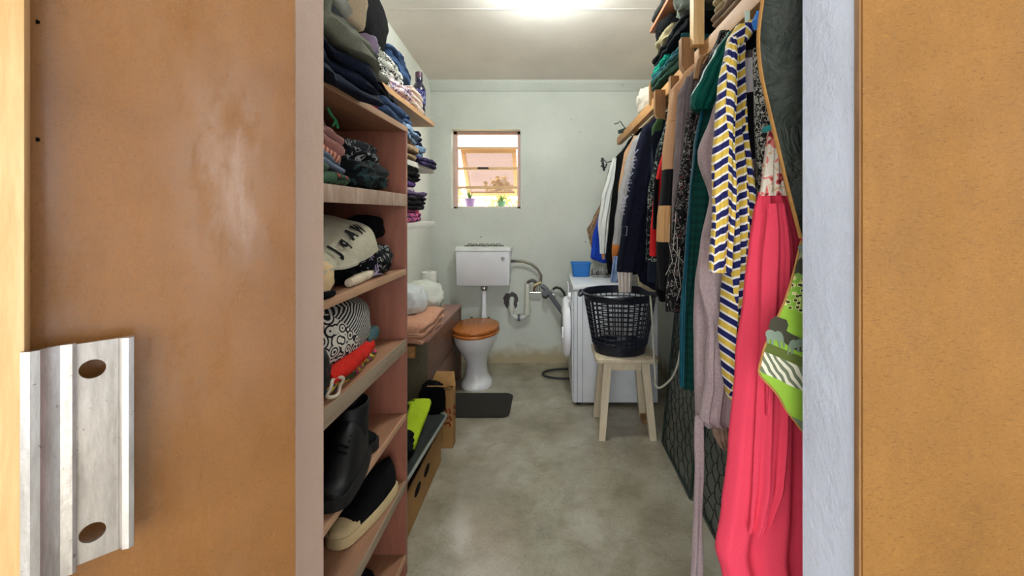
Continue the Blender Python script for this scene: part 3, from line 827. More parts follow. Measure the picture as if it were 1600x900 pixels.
heap('black printed heap of cloth, second shelf right', dark_print, (-.655, 1.30, z + .105), (.10, .135, .052), 67, amp=.22, group=gB)
heap('dark teal crumpled garment under the black printed heap', dark_teal_p, (-.640, 1.31, z + .048), (.11, .14, .052), 68, amp=.2, group=gB)
heap('dark navy heap behind the dusty pile', navy, (-.815, 1.22, z + .075), (.10, .15, .08), 69, amp=.2, group=gB)
b = MB().tube([PX(512, 168, -.60), PX(518, 180, -.595), PX(525, 188, -.60), PX(528, 200, -.602)], .0035, 6); b.tube([PX(525, 188, -.60), PX(520, 197, -.60)], .003, 6)
tag(obj('hanging_strap', b, plain('green_strap', C(50, 150, 90), .5)), 'thin green strap dangling under the top board', 'strap')

gC = 'clothes on the third shelf of the unit'
z = SH[3][0] + .001
folded('black trousers at the base of the third shelf', black, -.580, .88, 1.40, z, .06, .32, 2, 71, wob=.014, group=gC)
heap('black heap under the lettered shirt', black2, (-.675, 1.17, z + .066), (.10, .12, .06), 72, amp=.12, group=gC)
heap('black crumpled garment with pale trim, third shelf right', dark_print, (-.625, 1.40, z + .05), (.085, .105, .058), 73, amp=.2, group=gC)
heap('rolled black jacket on the third shelf', black, (-.640, 1.445, z + .155), (.065, .075, .048), 74, amp=.1, ridge=.3, group=gC)
# lettered shirt draped over the heap
mshirt = fabric('grey_marl_cream', C(190, 184, 160), .12, 320)
def drape_pt(u, v):
    # u along Y (0 near,1 far), v from back/top (0) to front/bottom (1)
    y = .955 + .335 * u + .05 * (v - .5)
    top = z + .205 - .105 * max(0.0, 1 - u) ** 1.4 - .03 * max(0.0, u - .8)
    x = -.70 + .165 * math.sin(min(v, 1) * PI / 2)
    zz = top - .115 * v ** 2.2 - .02 * v + .022 * u * v
    zz = max(zz, SH[3][0] + .066)
    p = Vector((x, y, zz))
    nv = mn.noise_vector(Vector((x * 14, y * 14, zz * 10)))
    return p + nv * .008
grid = [[drape_pt(i / 22, j / 16) for j in range(17)] for i in range(23)]
sh = thing('t_shirt', 'pale grey t-shirt with black lettering draped over the black heap', 'clothing', (-.6, 1.1, z + .06), gC)
obj('shirt_cloth', MB().sheet(grid, .006, uvs=lambda i, j: (i * .01, j * .01)), mshirt, sh, ang=70)
def text_mesh(body, size, place, name, mat, parent, extr=.0008):
    cu = bpy.data.curves.new('txt', 'FONT'); cu.body = body; cu.size = size; cu.align_x = 'CENTER'; cu.align_y = 'CENTER'; cu.resolution_u = 3; cu.offset = size * .06
    to = bpy.data.objects.new('txt', cu); COL.objects.link(to)
    dg = bpy.context.evaluated_depsgraph_get(); dg.update()
    me = bpy.data.meshes.new_from_object(to.evaluated_get(dg))
    bm = bmesh.new(); bm.from_mesh(me)
    bmesh.ops.triangulate(bm, faces=bm.faces)
    bmesh.ops.subdivide_edges(bm, edges=[e for e in bm.edges if e.calc_length() > size * .2], cuts=1)
    for v in bm.verts: v.co = place(v.co.x, v.co.y)
    mb_ = MB().bm(bm)
    bpy.data.objects.remove(to); bpy.data.curves.remove(cu); bpy.data.meshes.remove(me)
    return obj(name, mb_, mat, parent)
def on_drape(cu_, cv_, rot, s=1.0):
    def f(x, y):
        c, s_ = math.cos(rot), math.sin(rot)
        X, Y = x * c - y * s_, x * s_ + y * c
        u = cu_ + X / .335; v = cv_ - Y / .20
        p = drape_pt(u, v); a = drape_pt(u + .02, v) - p; b_ = drape_pt(u, v + .02) - p
        n = a.cross(b_).normalized()
        if n.x + n.z < 0: n = -n
        return p + n * .0075
    return f
def drape_at(px, py):
    best = None
    for i in range(61):
        for j in range(61):
            p = drape_pt(i / 60, j / 60); d = (858 + F * p.x / p.y - px) ** 2 + (333 - F * (p.z - EYE) / p.y - py) ** 2
            if best is None or d < best[0]: best = (d, i / 60, j / 60)
    return best[1], best[2]
row = [(c_, ) + drape_at(px, py) for c_, px, py in (('J', 523, 395), ('q', 534, 382), ('A', 547, 369), ('W', 560, 360))]
for k, (ch_, cu_, cv_) in enumerate(row):
    p0, p1 = row[max(k - 1, 0)], row[min(k + 1, 3)]
    text_mesh(ch_, .043, on_drape(cu_, cv_, math.atan2(-.22 * (p1[2] - p0[2]), .335 * (p1[1] - p0[1]))), 'printed_letter', M_ink_black, sh)
heap('cream cloth pouch at the near end of the third shelf', fabric('cream_pouch', C(226, 196, 148), .12), (-.58, 1.015, z + .045), (.05, .045, .05), 76, 'cloth_pouch', 'pouch', amp=.1)
heap('dark sock lying in front of the cream pouch', black, (-.548, 1.01, z + .008), (.022, .035, .011), 77, 'sock', 'clothing', amp=.15)
b = MB().tube([PX(545, 442, -.555), PX(558, 436, -.56), PX(572, 431, -.565), PX(580, 427, -.57)], [.012, .016, .015, .012], 12)
tag(obj('cloth_roll', b, cream), 'small cream roll of cloth on the third shelf', 'cloth roll')
st_pts = [PX(568, 397, -.575), PX(578, 400, -.565), PX(586, 412, -.556), PX(588, 425, -.55), PX(583, 432, -.548), PX(590, 428, -.545), PX(597, 428, -.55)]
tag(obj('drawstring', MB().tube(st_pts, .0026, 6).tube([p + Vector((.004, .006, .004)) for p in st_pts[:5]], .0022, 6), lilac), 'lilac drawstring trailing over the black clothes', 'string')

gD = 'things on the fourth shelf of the unit'
z = SH[4][0] + .001
# striped bag with swirl print
bag_c = Vector((-.66, 1.20, z))
bagm = crumple_mb((-.655, 1.20, z + .118), (.115, .185, .118), 81, amp=.06, ridge=.2)
def m_bag():
    t = NT('striped_swirl_bag'); v = t.tc(); s = t.sep(v)
    st = t.math('FRACT', t.math('MULTIPLY', t.math('ADD', t.math('ADD', s[2], t.math('MULTIPLY', s[1], -.55)), t.math('MULTIPLY', t.noise(v, 6, 2), .05)), 95.0))
    stripe = t.ramp(st, [(0, C(16, 17, 20)), (.55, C(188, 186, 176))], 'CONSTANT')
    vo = t.n('ShaderNodeTexVoronoi', iVector=v, iScale=36.0).outputs[0]
    sw = t.ramp(t.math('FRACT', t.math('ADD', t.math('MULTIPLY', vo, 3.2), t.noise(v, 20, 1))), [(0, C(206, 200, 186)), (.55, C(14, 15, 18))], 'CONSTANT')
    f = t.math('GREATER_THAN', t.math('ADD', t.math('MULTIPLY', s[1], .9), t.math('MULTIPLY', t.math('SUBTRACT', s[2], .118), .9)), -.035)
    t.bump(t.noise(v, 30, 4), .3, .01)
    return t.done(t.mix(f, sw, stripe), .7, .3)
bg = tag(obj('shopper_bag', bagm, m_bag(), None, None, 60), 'black and white bag with stripes and swirls, fourth shelf', 'bag')
folded('multicoloured printed cloth at the base, fourth shelf', multi_p, -.538, 1.06, 1.36, z, .028, .2, 2, 82, wob=.006, group=gD)
b = MB().tube([(-.562, 1.05, z + .046), (-.557, 1.13, z + .05), (-.560, 1.22, z + .052), (-.565, 1.30, z + .056)], [.02, .026, .026, .022], 14)
tag(obj('rolled_garment', b, red, None, None, 60), 'bright red rolled garment lying before the striped bag', 'clothing', gD)
b = MB().tube([(-.566, 1.27, z + .072), (-.572, 1.33, z + .075), (-.580, 1.38, z + .078)], [.018, .024, .018], 14)
tag(obj('rolled_garment', b, blotch('teal_olive_print', [(0, C(50, 84, 100)), (.5, C(90, 90, 40)), (.6, C(40, 50, 60))], 40, 1), None, None, 60), 'teal and olive rolled garment at the red one', 'clothing', gD)
heap('black leather item at the near end, fourth shelf', plain('black_leather', C(14, 14, 15), .55, .35), (-.61, .985, z + .075), (.075, .085, .085), 83, 'handbag', 'bag', amp=.12)
ring = [Vector((-.542 + .004 * math.sin(3 * a), 1.055 + .036 * math.cos(a), z + .026 + .021 * math.sin(a))) for a in [2 * PI * k / 24 for k in range(24)]]
tag(obj('bag_strap', MB().tube(ring, .0045, 8, closed=True), plain('pale_strap', C(196, 184, 160), .6)), 'pale stitched strap loop hanging at the shelf front', 'strap')

# --- shoes and boots
def shoe(name, label, c, heading, L, sole_m, upper_m, toe_m=None, h=.085, w=.095, group=None, high=False):
    """sneaker: origin at middle of the sole; heading = toe direction angle"""
    ca, sa = math.cos(heading), math.sin(heading); c = Vector(c)
    def W(x, y, z): return c + Vector((x * ca - y * sa, x * sa + y * ca, z))
    def half(x):   # half width along the shoe, x in -.5...5
        u = x + .5
        return w / 2 * (0.72 + .28 * math.sin(PI * min(1, u * 1.05))) * (1 if .06 < u < .9 else math.sqrt(max(.02, 1 - ((u - .9) / .1) ** 2 if u > .5 else 1 - ((.06 - u) / .06) ** 2)))
    xs = [-.5, -.49, -.46, -.4, -.3, -.15, 0, .15, .28, .38, .44, .48, .495, .5]
    t = thing(name, label, 'shoe', c, group)
    rings = []
    for x in xs:
        hw = half(x) + .004; X = x * L
        rings.append([W(X, -hw, 0.002), W(X, -hw * 1.02, .02), W(X, -hw * .96, .032), W(X, hw * .96, .032), W(X, hw * 1.02, .02), W(X, hw, 0.002)])
    obj('sole', MB().loft(rings), sole_m, t, ang=50)
    rings = []
    for x in xs[:-1]:
        hw = half(x) * .93; X = x * L * .97
        if high: top = h if x < .1 else h * (.34 + .66 * max(0, (1 - (x - .1) / .22)))
        else: top = h * (1 - max(0, x + .1) * 1.0) if x > -.1 else h * (1 + (-.1 - x) * .15)
        top = max(top, .052)
        if x > .44: top *= .85
        r = []
        for k in range(11):
            a = PI * k / 10
            r.append(W(X, -math.cos(a) * hw * (1 if k in (0, 10) else .98), .030 + (top - .03) * math.sin(a) ** .6))
        rings.append(r)
    obj('upper', MB().loft(rings), upper_m, t, ang=60)
    if toe_m:
        rings = []
        for x in (.27, .32, .38, .44, .48, .496):
            hw = half(x) * .96; X = x * L * .985
            top = .060 if x < .4 else .058 - (x - .4) * .12
            rings.append([W(X, -math.cos(PI * k / 10) * hw, .031 + (top - .029) * math.sin(PI * k / 10) ** .7) for k in range(11)])
        obj('toe_cap', MB().loft(rings), toe_m, t, ang=60)
    lb = MB()
    for q in range(4):
        X = (.05 + q * .05) * L
        zt = h * (1 - max(0, .05 + q * .05 + .1)) + .001
        lb.tube([W(X, -.022, max(zt, .05) - .004), W(X + .006, 0, max(zt, .05) + .003), W(X + .012, .022, max(zt, .05) - .004)], .003, 6)
    obj('laces', lb, M_ink_black, t)
    return t
M_rub = plain('cream_rubber', C(206, 184, 138), .6, .3)
M_sole_blk = plain('black_rubber', C(20, 20, 20), .7, .3)
canvas_blk = fabric('black_canvas', C(17, 17, 19), .3); leather_blk = plain('black_leather', C(14, 14, 15), .55, .35)
shoe('sneaker', 'black canvas sneaker with cream toe cap, sixth shelf', (-.607, 1.365, SH[6][0] + .001), math.radians(-102), .29, M_rub, canvas_blk, M_rub, h=.11, w=.105)
shoe('sneaker', 'black sneaker standing behind the cream-toed one', (-.735, 1.37, SH[6][0] + .001), math.radians(-96), .28, M_sole_blk, canvas_blk, None, h=.10)
def boot(label, c, heading, group):
    t = shoe('ankle_boot', label, c, heading, .27, M_sole_blk, leather_blk, None, .16, .095, group, True)
    ca, sa = math.cos(heading), math.sin(heading); c = Vector(c); rings = []
    for zz, rx, ry, ox in ((.10, .062, .043, -.062), (.14, .058, .042, -.065), (.185, .060, .044, -.07), (.188, .056, .040, -.07), (.15, .05, .036, -.066)):
        rings.append([c + Vector(((ox + rx * math.cos(a)) * ca - ry * math.sin(a) * sa, (ox + rx * math.cos(a)) * sa + ry * math.sin(a) * ca, zz)) for a in [2 * PI * k / 20 for k in range(20)]])
    obj('shaft', MB().loft(rings), leather_blk, t, ang=60)
    return t
gE = 'dark footwear on the fifth shelf'
boot('black leather boot hanging out over the fifth shelf edge', (-.567, 1.16, SH[5][0] + .001), math.radians(-80), gE)
boot('black leather boot deeper in, behind the overhanging boot', (-.70, 1.13, SH[5][0] + .001), math.radians(-86), gE)
shoe('sneaker', 'black shoe with pale heel at the back of the fifth shelf', (-.66, 1.335, SH[5][0] + .001), math.radians(-20), .25, M_sole_blk, canvas_blk, None, h=.085, group=gE)
heap('black crumpled bag at the near end, fifth shelf', black, (-.63, .95, SH[5][0] + .09), (.09, .07, .095), 91, 'cloth_bag', 'bag', amp=.15)
heap('dark crumpled bag on the bottom shelf', black2, (-.66, 1.2, SH[7][0] + .06), (.11, .2, .07), 92, 'cloth_bag', 'bag', amp=.15)

# ------------------------------------------------------------------ chest with things on it
CX0, CX1, CY0, CY1, CZ = XL + .003, -.720, 2.46, 3.41, .602
ch = thing('storage_chest', 'walnut laminate chest standing along the left wall', 'chest', ((CX0 + CX1) / 2, (CY0 + CY1) / 2, 0))
obj('chest_top', MB().box(CX0, CX1 + .004, CY0 - .004, CY1, CZ - .018, CZ, .001), M_chest_top, ch)
obj('end_panel', MB().box(CX0 + .002, CX1 - .002, CY0, CY0 + .018, 0.0, CZ - .019), M_chest_end, ch, 'dull olive end board')
obj('end_panel', MB().box(CX0 + .002, CX1, CY1 - .02, CY1 - .001, 0.0, CZ - .019), M_walnut, ch)
obj('front_board', MB().box(CX1 - .02, CX1 - .003, CY0 + .019, CY1 - .075, CZ - .27, CZ - .0195, .001), M_walnut, ch)
obj('front_board', MB().box(CX1 - .02, CX1 - .003, CY0 + .019, CY1 - .075, .06, CZ - .276, .001), M_walnut, ch)
obj('carcass', MB().box(CX0 + .004, CX1 - .03, CY0 + .019, CY1 - .022, .04, CZ - .02), plain('dark_inside', C(40, 30, 26), .8), ch)
obj('end_shade_post', MB().box(CX1 - .075, CX1 - .03, CY1 - .07, CY1 - .022, 0.0, CZ - .02), plain('dark_inside', C(40, 30, 26), .8), ch)  # dark post paints in the shading at the overhanging end
for zz in (.47, .40): obj('screw_head', MB().lathe([(0, -.002), (.005, -.002), (.005, .001)], (CX1 - .05, CY0, zz), 10, M=Matrix.Rotation(PI / 2, 3, 'X') @ Matrix.Rotation(PI, 3, 'X')), M_dark_hose, ch)
obj('batten', MB().box(-1.0, -.785, 2.428, 2.4595, .502, .572, .002), M_pine_y, ch)
# towel, pillows, toilet roll
folded('peach towelling bath towel folded at the chest end', peach, -.700, 2.36, 2.80, CZ + .004, .115, .30, 2, 101, name='bath_towel', cat='towel', wob=.014, droop=.01, tilt=.008)
heap('white cushion in front, leaning by the shelf unit', fabric('white_pillow', C(222, 226, 224), .05, 300, .35), (-.905, 2.62, CZ + .20), (.125, .13, .10), 102, 'cushion', 'cushion', amp=.16, ridge=.7)
heap('white pillow lying further back on the chest', fabric('white_pillow_b', C(226, 228, 216), .05, 300, .35), (-.885, 2.90, CZ + .14), (.14, .13, .135), 103, 'pillow', 'pillow', amp=.16, ridge=.7)
tr = thing('toilet_roll', 'roll of toilet paper standing behind the white pillow', 'toilet roll', (-.915, 3.17, CZ))
obj('paper', MB().lathe([(.02, 0), (.056, 0), (.056, .11), (.02, .11), (.02, 0)], (-.915, 3.17, CZ + .19), 24), plain('tissue', C(232, 230, 222), .9, .1), tr)
obj('core', MB().lathe([(.018, .002), (.02, .002), (.02, .109), (.018, .109), (.018, .002)], (-.915, 3.17, CZ + .19), 20), M_cardboard, tr)
bxs = thing('tissue_box', 'white carton under the toilet roll', 'box', (-.93, 3.17, CZ))
obj('carton', MB().box(-1.04, -.84, 3.08, 3.26, CZ + .001, CZ + .189, .003), plain('white_carton', C(220, 216, 204), .7, .2), bxs)
obj('carton_flap', MB().box(-1.035, -.845, 3.085, 3.165, CZ + .1892, CZ + .1899), plain('white_carton', C(220, 216, 204), .7, .2), bxs)

# boxes and tub on the floor in front of the chest
def carton(name, label, x0, x1, y0, y1, z0, z1, mat, flaps=True, th=.005, side_cut=None):
    t = thing(name, label, 'box', ((x0 + x1) / 2, (y0 + y1) / 2, z0))
    obj('box_base', MB().box(x0, x1, y0, y1, z0, z0 + th), mat, t)
    obj('box_side', MB().box(x0, x0 + th, y0, y1, z0 + th, z1), mat, t)
    obj('box_side', MB().box(x1 - th, x1, y0, y1, z0 + th, z1), mat, t)
    obj('box_end', MB().box(x0 + th, x1 - th, y0, y0 + th, z0 + th, z1), mat, t)
    obj('box_end', MB().box(x0 + th, x1 - th, y1 - th, y1, z0 + th, z1), mat, t)
    if flaps:
        obj('flap', MB().prism([(x0, y0, z1), (x1, y0, z1), (x1 - .02, y0 - .07, z1 + .05), (x0 + .02, y0 - .07, z1 + .05)], (0, .004, .003)), mat, t)
        obj('flap', MB().prism([(x0, y1, z1), (x1, y1, z1), (x1 - .02, y1 + .05, z1 + .06), (x0 + .02, y1 + .05, z1 + .06)], (0, .004, .003)), mat, t)
    return t
t = carton('cardboard_box', 'low brown cardboard box with black oval handle holes, nearest', -.93, -.588, 1.62, 2.26, .001, .185, M_cardboard, False)
for y in (1.86, 2.0):
    ov = [(-.5875, y + .045 * math.cos(a), .115 + .022 * math.sin(a)) for a in [2 * PI * k / 16 for k in range(16)]]
    obj('hand_hole', MB().prism(ov, (-.0004, 0, 0)), M_ink_black, t)
t = carton('cardboard_box', 'brown carton with dark red print standing by the chest end', -.70, -.552, 2.385, 2.452, .001, .335, M_cardboard, True)
for pts in ([(-.60, .24), (-.585, .21), (-.575, .23), (-.565, .20)], [(-.605, .19), (-.58, .175), (-.57, .185), (-.56, .16)], [(-.60, .14), (-.575, .15), (-.565, .13)]):
    obj('printed_mark', MB().tube([(x, 2.3845, zz) for x, zz in pts], .0055, 6), M_ink_red, t)
for pts in ([(2.40, .24), (2.43, .21)], [(2.40, .19), (2.44, .175)]):
    obj('printed_mark', MB().tube([(-.5517, yy, zz) for yy, zz in pts], .006, 6), M_ink_red, t)
# grey tub, tilted, with a lighter rim
tub = thing('storage_tub', 'dark grey plastic tub with a pale rim on the low carton', 'tub', (-.76, 1.98, .19))
def tub_ring(x0, x1, y0, y1, zf, r=.06, n=6, sl=-.06):
    pts = []
    for cx, cy, a0 in ((x1 - r, y1 - r, 0), (x0 + r, y1 - r, PI / 2), (x0 + r, y0 + r, PI), (x1 - r, y0 + r, 3 * PI / 2)):
        for k in range(n + 1):
            a = a0 + PI / 2 * k / n
            y = cy + r * math.sin(a); pts.append(Vector((cx + r * math.cos(a), y, zf + sl * (y - y0) / (y1 - y0))))
    return pts
R = [tub_ring(-.93, -.60, 1.66, 2.28, .205, sl=0), tub_ring(-.96, -.568, 1.62, 2.335, .285), tub_ring(-.955, -.573, 1.625, 2.33, .285), tub_ring(-.92, -.61, 1.67, 2.27, .212, sl=0)]
M_tub = plain('tub_grey', C(52, 56, 54), .45, .4)
obj('tub_body', MB().loft(R), M_tub, tub, ang=50)
obj('tub_rim', MB().tube(tub_ring(-.96, -.566, 1.62, 2.337, .288), .007, 8, closed=True), plain('rim_grey', C(128, 134, 128), .4, .5), tub)
folded('lime green folded cloth sticking up out of the tub', fabric('lime_cloth', C(176, 204, 44), .12), -.620, 1.96, 2.24, .25, .06, .12, 2, 111, name='folded_cloth', cat='cloth', wob=.006, tilt=.10)
heap('dark clothes heaped inside the grey tub', black2, (-.77, 1.92, .25), (.13, .2, .06), 112, amp=.2)
heap('black bag squeezed between tub and printed carton', black, (-.66, 2.345, .30), (.075, .028, .11), 113, 'cloth_bag', 'bag', amp=.15)

# ------------------------------------------------------------------ toilet
TX = -.572
to = thing('toilet', 'white ceramic toilet with wooden seat and wall cistern', 'toilet', (TX, 3.3, 0))
def oval(cx, cy, rx, ryf, ryb, z_, n=36):
    return [Vector((cx + rx * math.cos(a), cy + (ryb if math.sin(a) > 0 else ryf) * math.sin(a), z_)) for a in [2 * PI * k / n for k in range(n)]]
rings = [oval(TX, 3.28, .120, .135, .17, 0), oval(TX, 3.28, .122, .137, .17, .03), oval(TX, 3.28, .108, .120, .16, .045), oval(TX, 3.28, .088, .10, .15, .09), oval(TX, 3.275, .080, .095, .15, .17),
         oval(TX, 3.27, .092, .12, .16, .23), oval(TX, 3.26, .130, .18, .17, .30), oval(TX, 3.25, .160, .215, .18, .36), oval(TX, 3.25, .170, .225, .19, .40), oval(TX, 3.25, .172, .228, .19, .425),
         oval(TX, 3.25, .135, .19, .15, .426), oval(TX, 3.25, .11, .16, .12, .36), oval(TX, 3.26, .05, .07, .06, .27)]
obj('pan', MB().loft(rings), M_ceramic, to, ang=60)
obj('outlet', MB().tube([(TX, 3.40, .17), (TX, 3.55, .18), (TX, 3.70, .17), (TX, YB - .002, .17)], .052, 16), M_ceramic, to)
def slab(rings_fn, z0, z1): 
    return MB().loft([rings_fn(.985, z0), rings_fn(1.0, z0 + .004), rings_fn(1.0, z1 - .004), rings_fn(.98, z1)])
seat_o = lambda k, z_: oval(TX, 3.245, .183 * k, .243 * k, .20 * k, z_)
sr = [seat_o(1, .430), seat_o(1.012, .436), seat_o(1.012, .446), seat_o(.99, .452), seat_o(.62, .452), seat_o(.60, .446), seat_o(.60, .430), seat_o(.62, .4285)]
obj('seat', MB().loft(sr, cap=False, wrap=True), M_seatwood, to, ang=50)
obj('lid', slab(lambda k, z_: oval(TX, 3.247, .181 * k, .238 * k, .205 * k, z_), .4555, .482), M_seatwood, to, ang=50)
for s in (-1, 1): obj('hinge', MB().tube([(TX + s * .07, 3.45, .43), (TX + s * .07, 3.45, .49)], .011, 10), M_chrome, to)
# cistern
cz0, cz1, cyf = .722, 1.022, 3.565
def crect(x0, x1, y0, y1, z_, r=.02, n=4):
    pts = []
    for cx, cy, a0 in ((x1 - r, y1 - r, 0), (x0 + r, y1 - r, PI / 2), (x0 + r, y0 + r, PI), (x1 - r, y0 + r, 3 * PI / 2)):
        for k in range(n + 1): pts.append(Vector((cx + r * math.cos(a0 + PI / 2 * k / n), cy + r * math.sin(a0 + PI / 2 * k / n), z_)))
    return pts
ci = obj('cistern', MB().loft([crect(TX - .222, TX + .222, cyf + .025, YB - .002, cz0), crect(TX - .228, TX + .228, cyf + .018, YB - .002, cz0 + .008), crect(TX - .238, TX + .238, cyf, YB - .002, cz1)]), M_plastic_w, to)
obj('cistern_lid', MB().loft([crect(TX - .243, TX + .243, cyf - .006, YB - .002, cz1 + .001), crect(TX - .246, TX + .246, cyf - .009, YB - .002, cz1 + .006), crect(TX - .243, TX + .243, cyf - .004, YB - .002, cz1 + .03), crect(TX - .23, TX + .23, cyf + .01, YB - .004, cz1 + .037)]), plain('lid_plastic', C(222, 224, 220), .3), ci)
obj('flush_button', MB().lathe([(0, -.010), (.014, -.010), (.017, -.004), (.017, .004)], (TX + .175, cyf + .002, .96), 18, M=Matrix.Rotation(-PI / 2, 3, 'X')), M_chrome, ci)
obj('flush_pipe', MB().tube([(TX, 3.66, cz0 + .01), (TX, 3.66, .56), (TX, 3.655, .47), (TX, 3.62, .40), (TX, 3.52, .37), (TX, 3.42, .36)], .021, 16), M_plastic_w, to)
obj('flush_nut', MB().lathe([(.03, -.05), (.033, -.045), (.033, -.02), (.028, -.012), (.028, 0)], (TX, 3.66, cz0), 12), M_chrome, to)
# metal chain strap on the lid
cl = thing('metal_chain', 'grey metal chain lying along the cistern lid', 'chain', (TX, 3.62, cz1 + .037))
for k in range(13):
    u = k / 12; cx = TX - .145 + .30 * u; cy = 3.625 + .012 * math.sin(k * 1.7); zz = cz1 + .0435 + (.008 if k % 2 else 0)
    rg = [Vector((cx + .019 * math.cos(a), cy + (.011 * math.sin(a) if k % 2 == 0 else 0), zz + (.0 if k % 2 == 0 else .008 * math.sin(a)))) for a in [2 * PI * q / 14 for q in range(14)]]
    obj('link', MB().tube(rg, .0042, 6, closed=True), plain('dull_steel', C(120, 116, 110), .45, .5, .8), cl)

# pipework on the back wall
def B(px, py, Y=3.70): return P(px, py, Y)
wp = thing('waste_pipe', 'cream plastic waste pipe with a u-bend on the back wall', 'pipe', B(812, 495))
obj('standpipe', MB().tube([B(824, 443), B(824, 488)], .024, 16), M_pvc, wp)
obj('pipe_collar', MB().tube([B(824, 480), B(824, 491)], .031, 16), M_pvc, wp)
obj('u_bend', MB().tube([B(824, 486), B(823, 492), B(818, 495.5), B(811, 496.5), B(805, 495.5), B(800, 492), B(799, 486), B(799, 474), B(799.5, 469, 3.715), B(800, 467, 3.74)], .022, 16), plain('grey_pvc', C(196, 198, 192), .4), wp)
obj('union_nut', MB().tube([B(809, 496.5), B(813, 496.5)], .030, 12), M_grey_hose, wp)
obj('pipe_collar', MB().tube([B(799, 478), B(799, 486)], .029, 16), M_pvc, wp)
rnd = random.Random(5)
hole = []
for k in range(22):
    a = 2 * PI * k / 22; rr = .066 * (1 + rnd.uniform(-.14, .14))
    q = B(798, 470, YB); hole.append(Vector((q.x + rr * math.cos(a), YB - .004, q.z + rr * 1.15 * math.sin(a))))
obj('mortar_patch', MB().prism(hole, (0, .003, 0)), M_hole, wp, 'ragged dark grey mortar ring')
ih = thing('supply_hose', 'flexible metal water hose curving from cistern to the tap', 'hose', B(820, 409))
obj('hose', MB().tube([B(798, 408, 3.66), B(806, 408), B(818, 409), B(830, 413), B(840, 421), B(846, 431), B(845, 440), B(841, 446)], .010, 10), plain('braided_hose', C(120, 112, 92), .4, .5, .6, var=.4, scale=200), ih)
obj('hose_nut', MB().tube([B(797, 408, 3.66), B(803, 408, 3.68)], .014, 8), M_chrome, ih)
tp = thing('tap', 'brass and chrome tap fittings above the drain hose', 'tap', B(842, 452))
obj('tap_body', MB().tube([B(828, 457), B(836, 457.5), B(845, 457)], .012, 10).tube([B(841, 457), B(841, 445)], .011, 10), M_chrome, tp)
obj('tap_union', MB().tube([B(834, 446), B(845, 441)], .017, 10), plain('pale_brass', C(196, 184, 140), .35, .5, .7), tp)
obj('tap_handle', MB().tube([B(852, 462, 3.70), B(852, 458, 3.64)], .030, 12), plain('dark_handle', C(52, 52, 62), .5), tp)
obj('second_valve', MB().tube([B(856, 459), B(866, 460)], .010, 10).tube([B(863, 460), B(863, 452)], .009, 10).tube([B(860, 463), B(868, 463)], .009, 8), M_chrome, tp)
obj('link_hose', MB().tube([B(824, 444), B(826, 440), B(832, 438), B(838, 441)], .013, 10), plain('dark_elbow', C(70, 68, 62), .5), tp)
obj('stem', MB().tube([B(833, 457), B(835, 450), B(839, 446)], .008, 8), plain('copper_stem', C(122, 84, 66), .4, .5, .6), tp)
dh = thing('drain_hose', 'thick grey drain hose slanting to the washing machine', 'hose', B(866, 478))
obj('hose', MB().tube([B(847, 447, 3.70), B(853, 452, 3.68), B(866, 470, 3.66), B(880, 490, 3.64), B(890, 505, 3.62)], .020, 12), M_grey_hose, dh)
obj('inlet_hose', MB().tube([B(864, 452), B(869, 449), B(876, 451), B(881, 457), B(884, 466), B(888, 480, 3.64)], .011, 10), M_dark_hose, dh)
# hose loop on the floor
lp = []
for k in range(29):
    a = math.radians(40 + 285 * k / 28)
    lp.append(Vector((.135 + .19 * math.cos(a), 3.47 + .105 * math.sin(a), .012)))
lp = [Vector((.40, 3.60, .012))] + lp + [Vector((.40, 3.36, .012))]
tag(obj('floor_hose', MB().tube(lp, .009, 8), M_dark_hose), 'thin dark hose looped on the floor beside the washing machine', 'hose')

# bath mat
mt = MB().loft([crect(-.80, -.268, 2.742, 3.10, .0015, .05, 5), crect(-.803, -.265, 2.739, 3.103, .006, .05, 5), crect(-.795, -.273, 2.747, 3.095, .013, .05, 5)])
tag(obj('bath_mat', mt, fleece('dark_mat', C(46, 43, 36), 220)), 'dark grey-brown bath mat on the floor before the toilet', 'mat')

# ------------------------------------------------------------------ washing machine
wx0, wx1, wy0, wy1, wz = .160, .760, 2.905, 3.50, .842
wm = thing('washing_machine', 'white front-loading washing machine turned to the left', 'washing machine', ((wx0 + wx1) / 2, (wy0 + wy1) / 2, 0))
obj('cabinet', MB().box(wx0 + .012, wx1, wy0, wy1, .025, wz - .036, .008), M_enamel, wm)
obj('top_plate', MB().box(wx0 + .004, wx1, wy0 - .004, wy1 + .002, wz - .034, wz, .010), plain('top_white', C(222, 224, 228), .3), wm)
obj('front_panel', MB().box(wx0, wx0 + .0115, wy0 + .002, wy1 - .002, .10, wz - .17, .004), M_enamel, wm)
fas = [(wx0 - .006, wz - .165), (wx0 + .003, wz - .165), (wx0 + .0115, wz - .165), (wx0 + .0115, wz - .037), (wx0 + .006, wz - .037)]
obj('control_panel', MB().loft([[Vector((x, y, zz)) for x, zz in fas] for y in (wy0 + .002, wy1 - .002)]), M_enamel, wm)
obj('kick_panel', MB().box(wx0 + .003, wx0 + .0115, wy0 + .002, wy1 - .002, .03, .096, .003), M_enamel, wm)
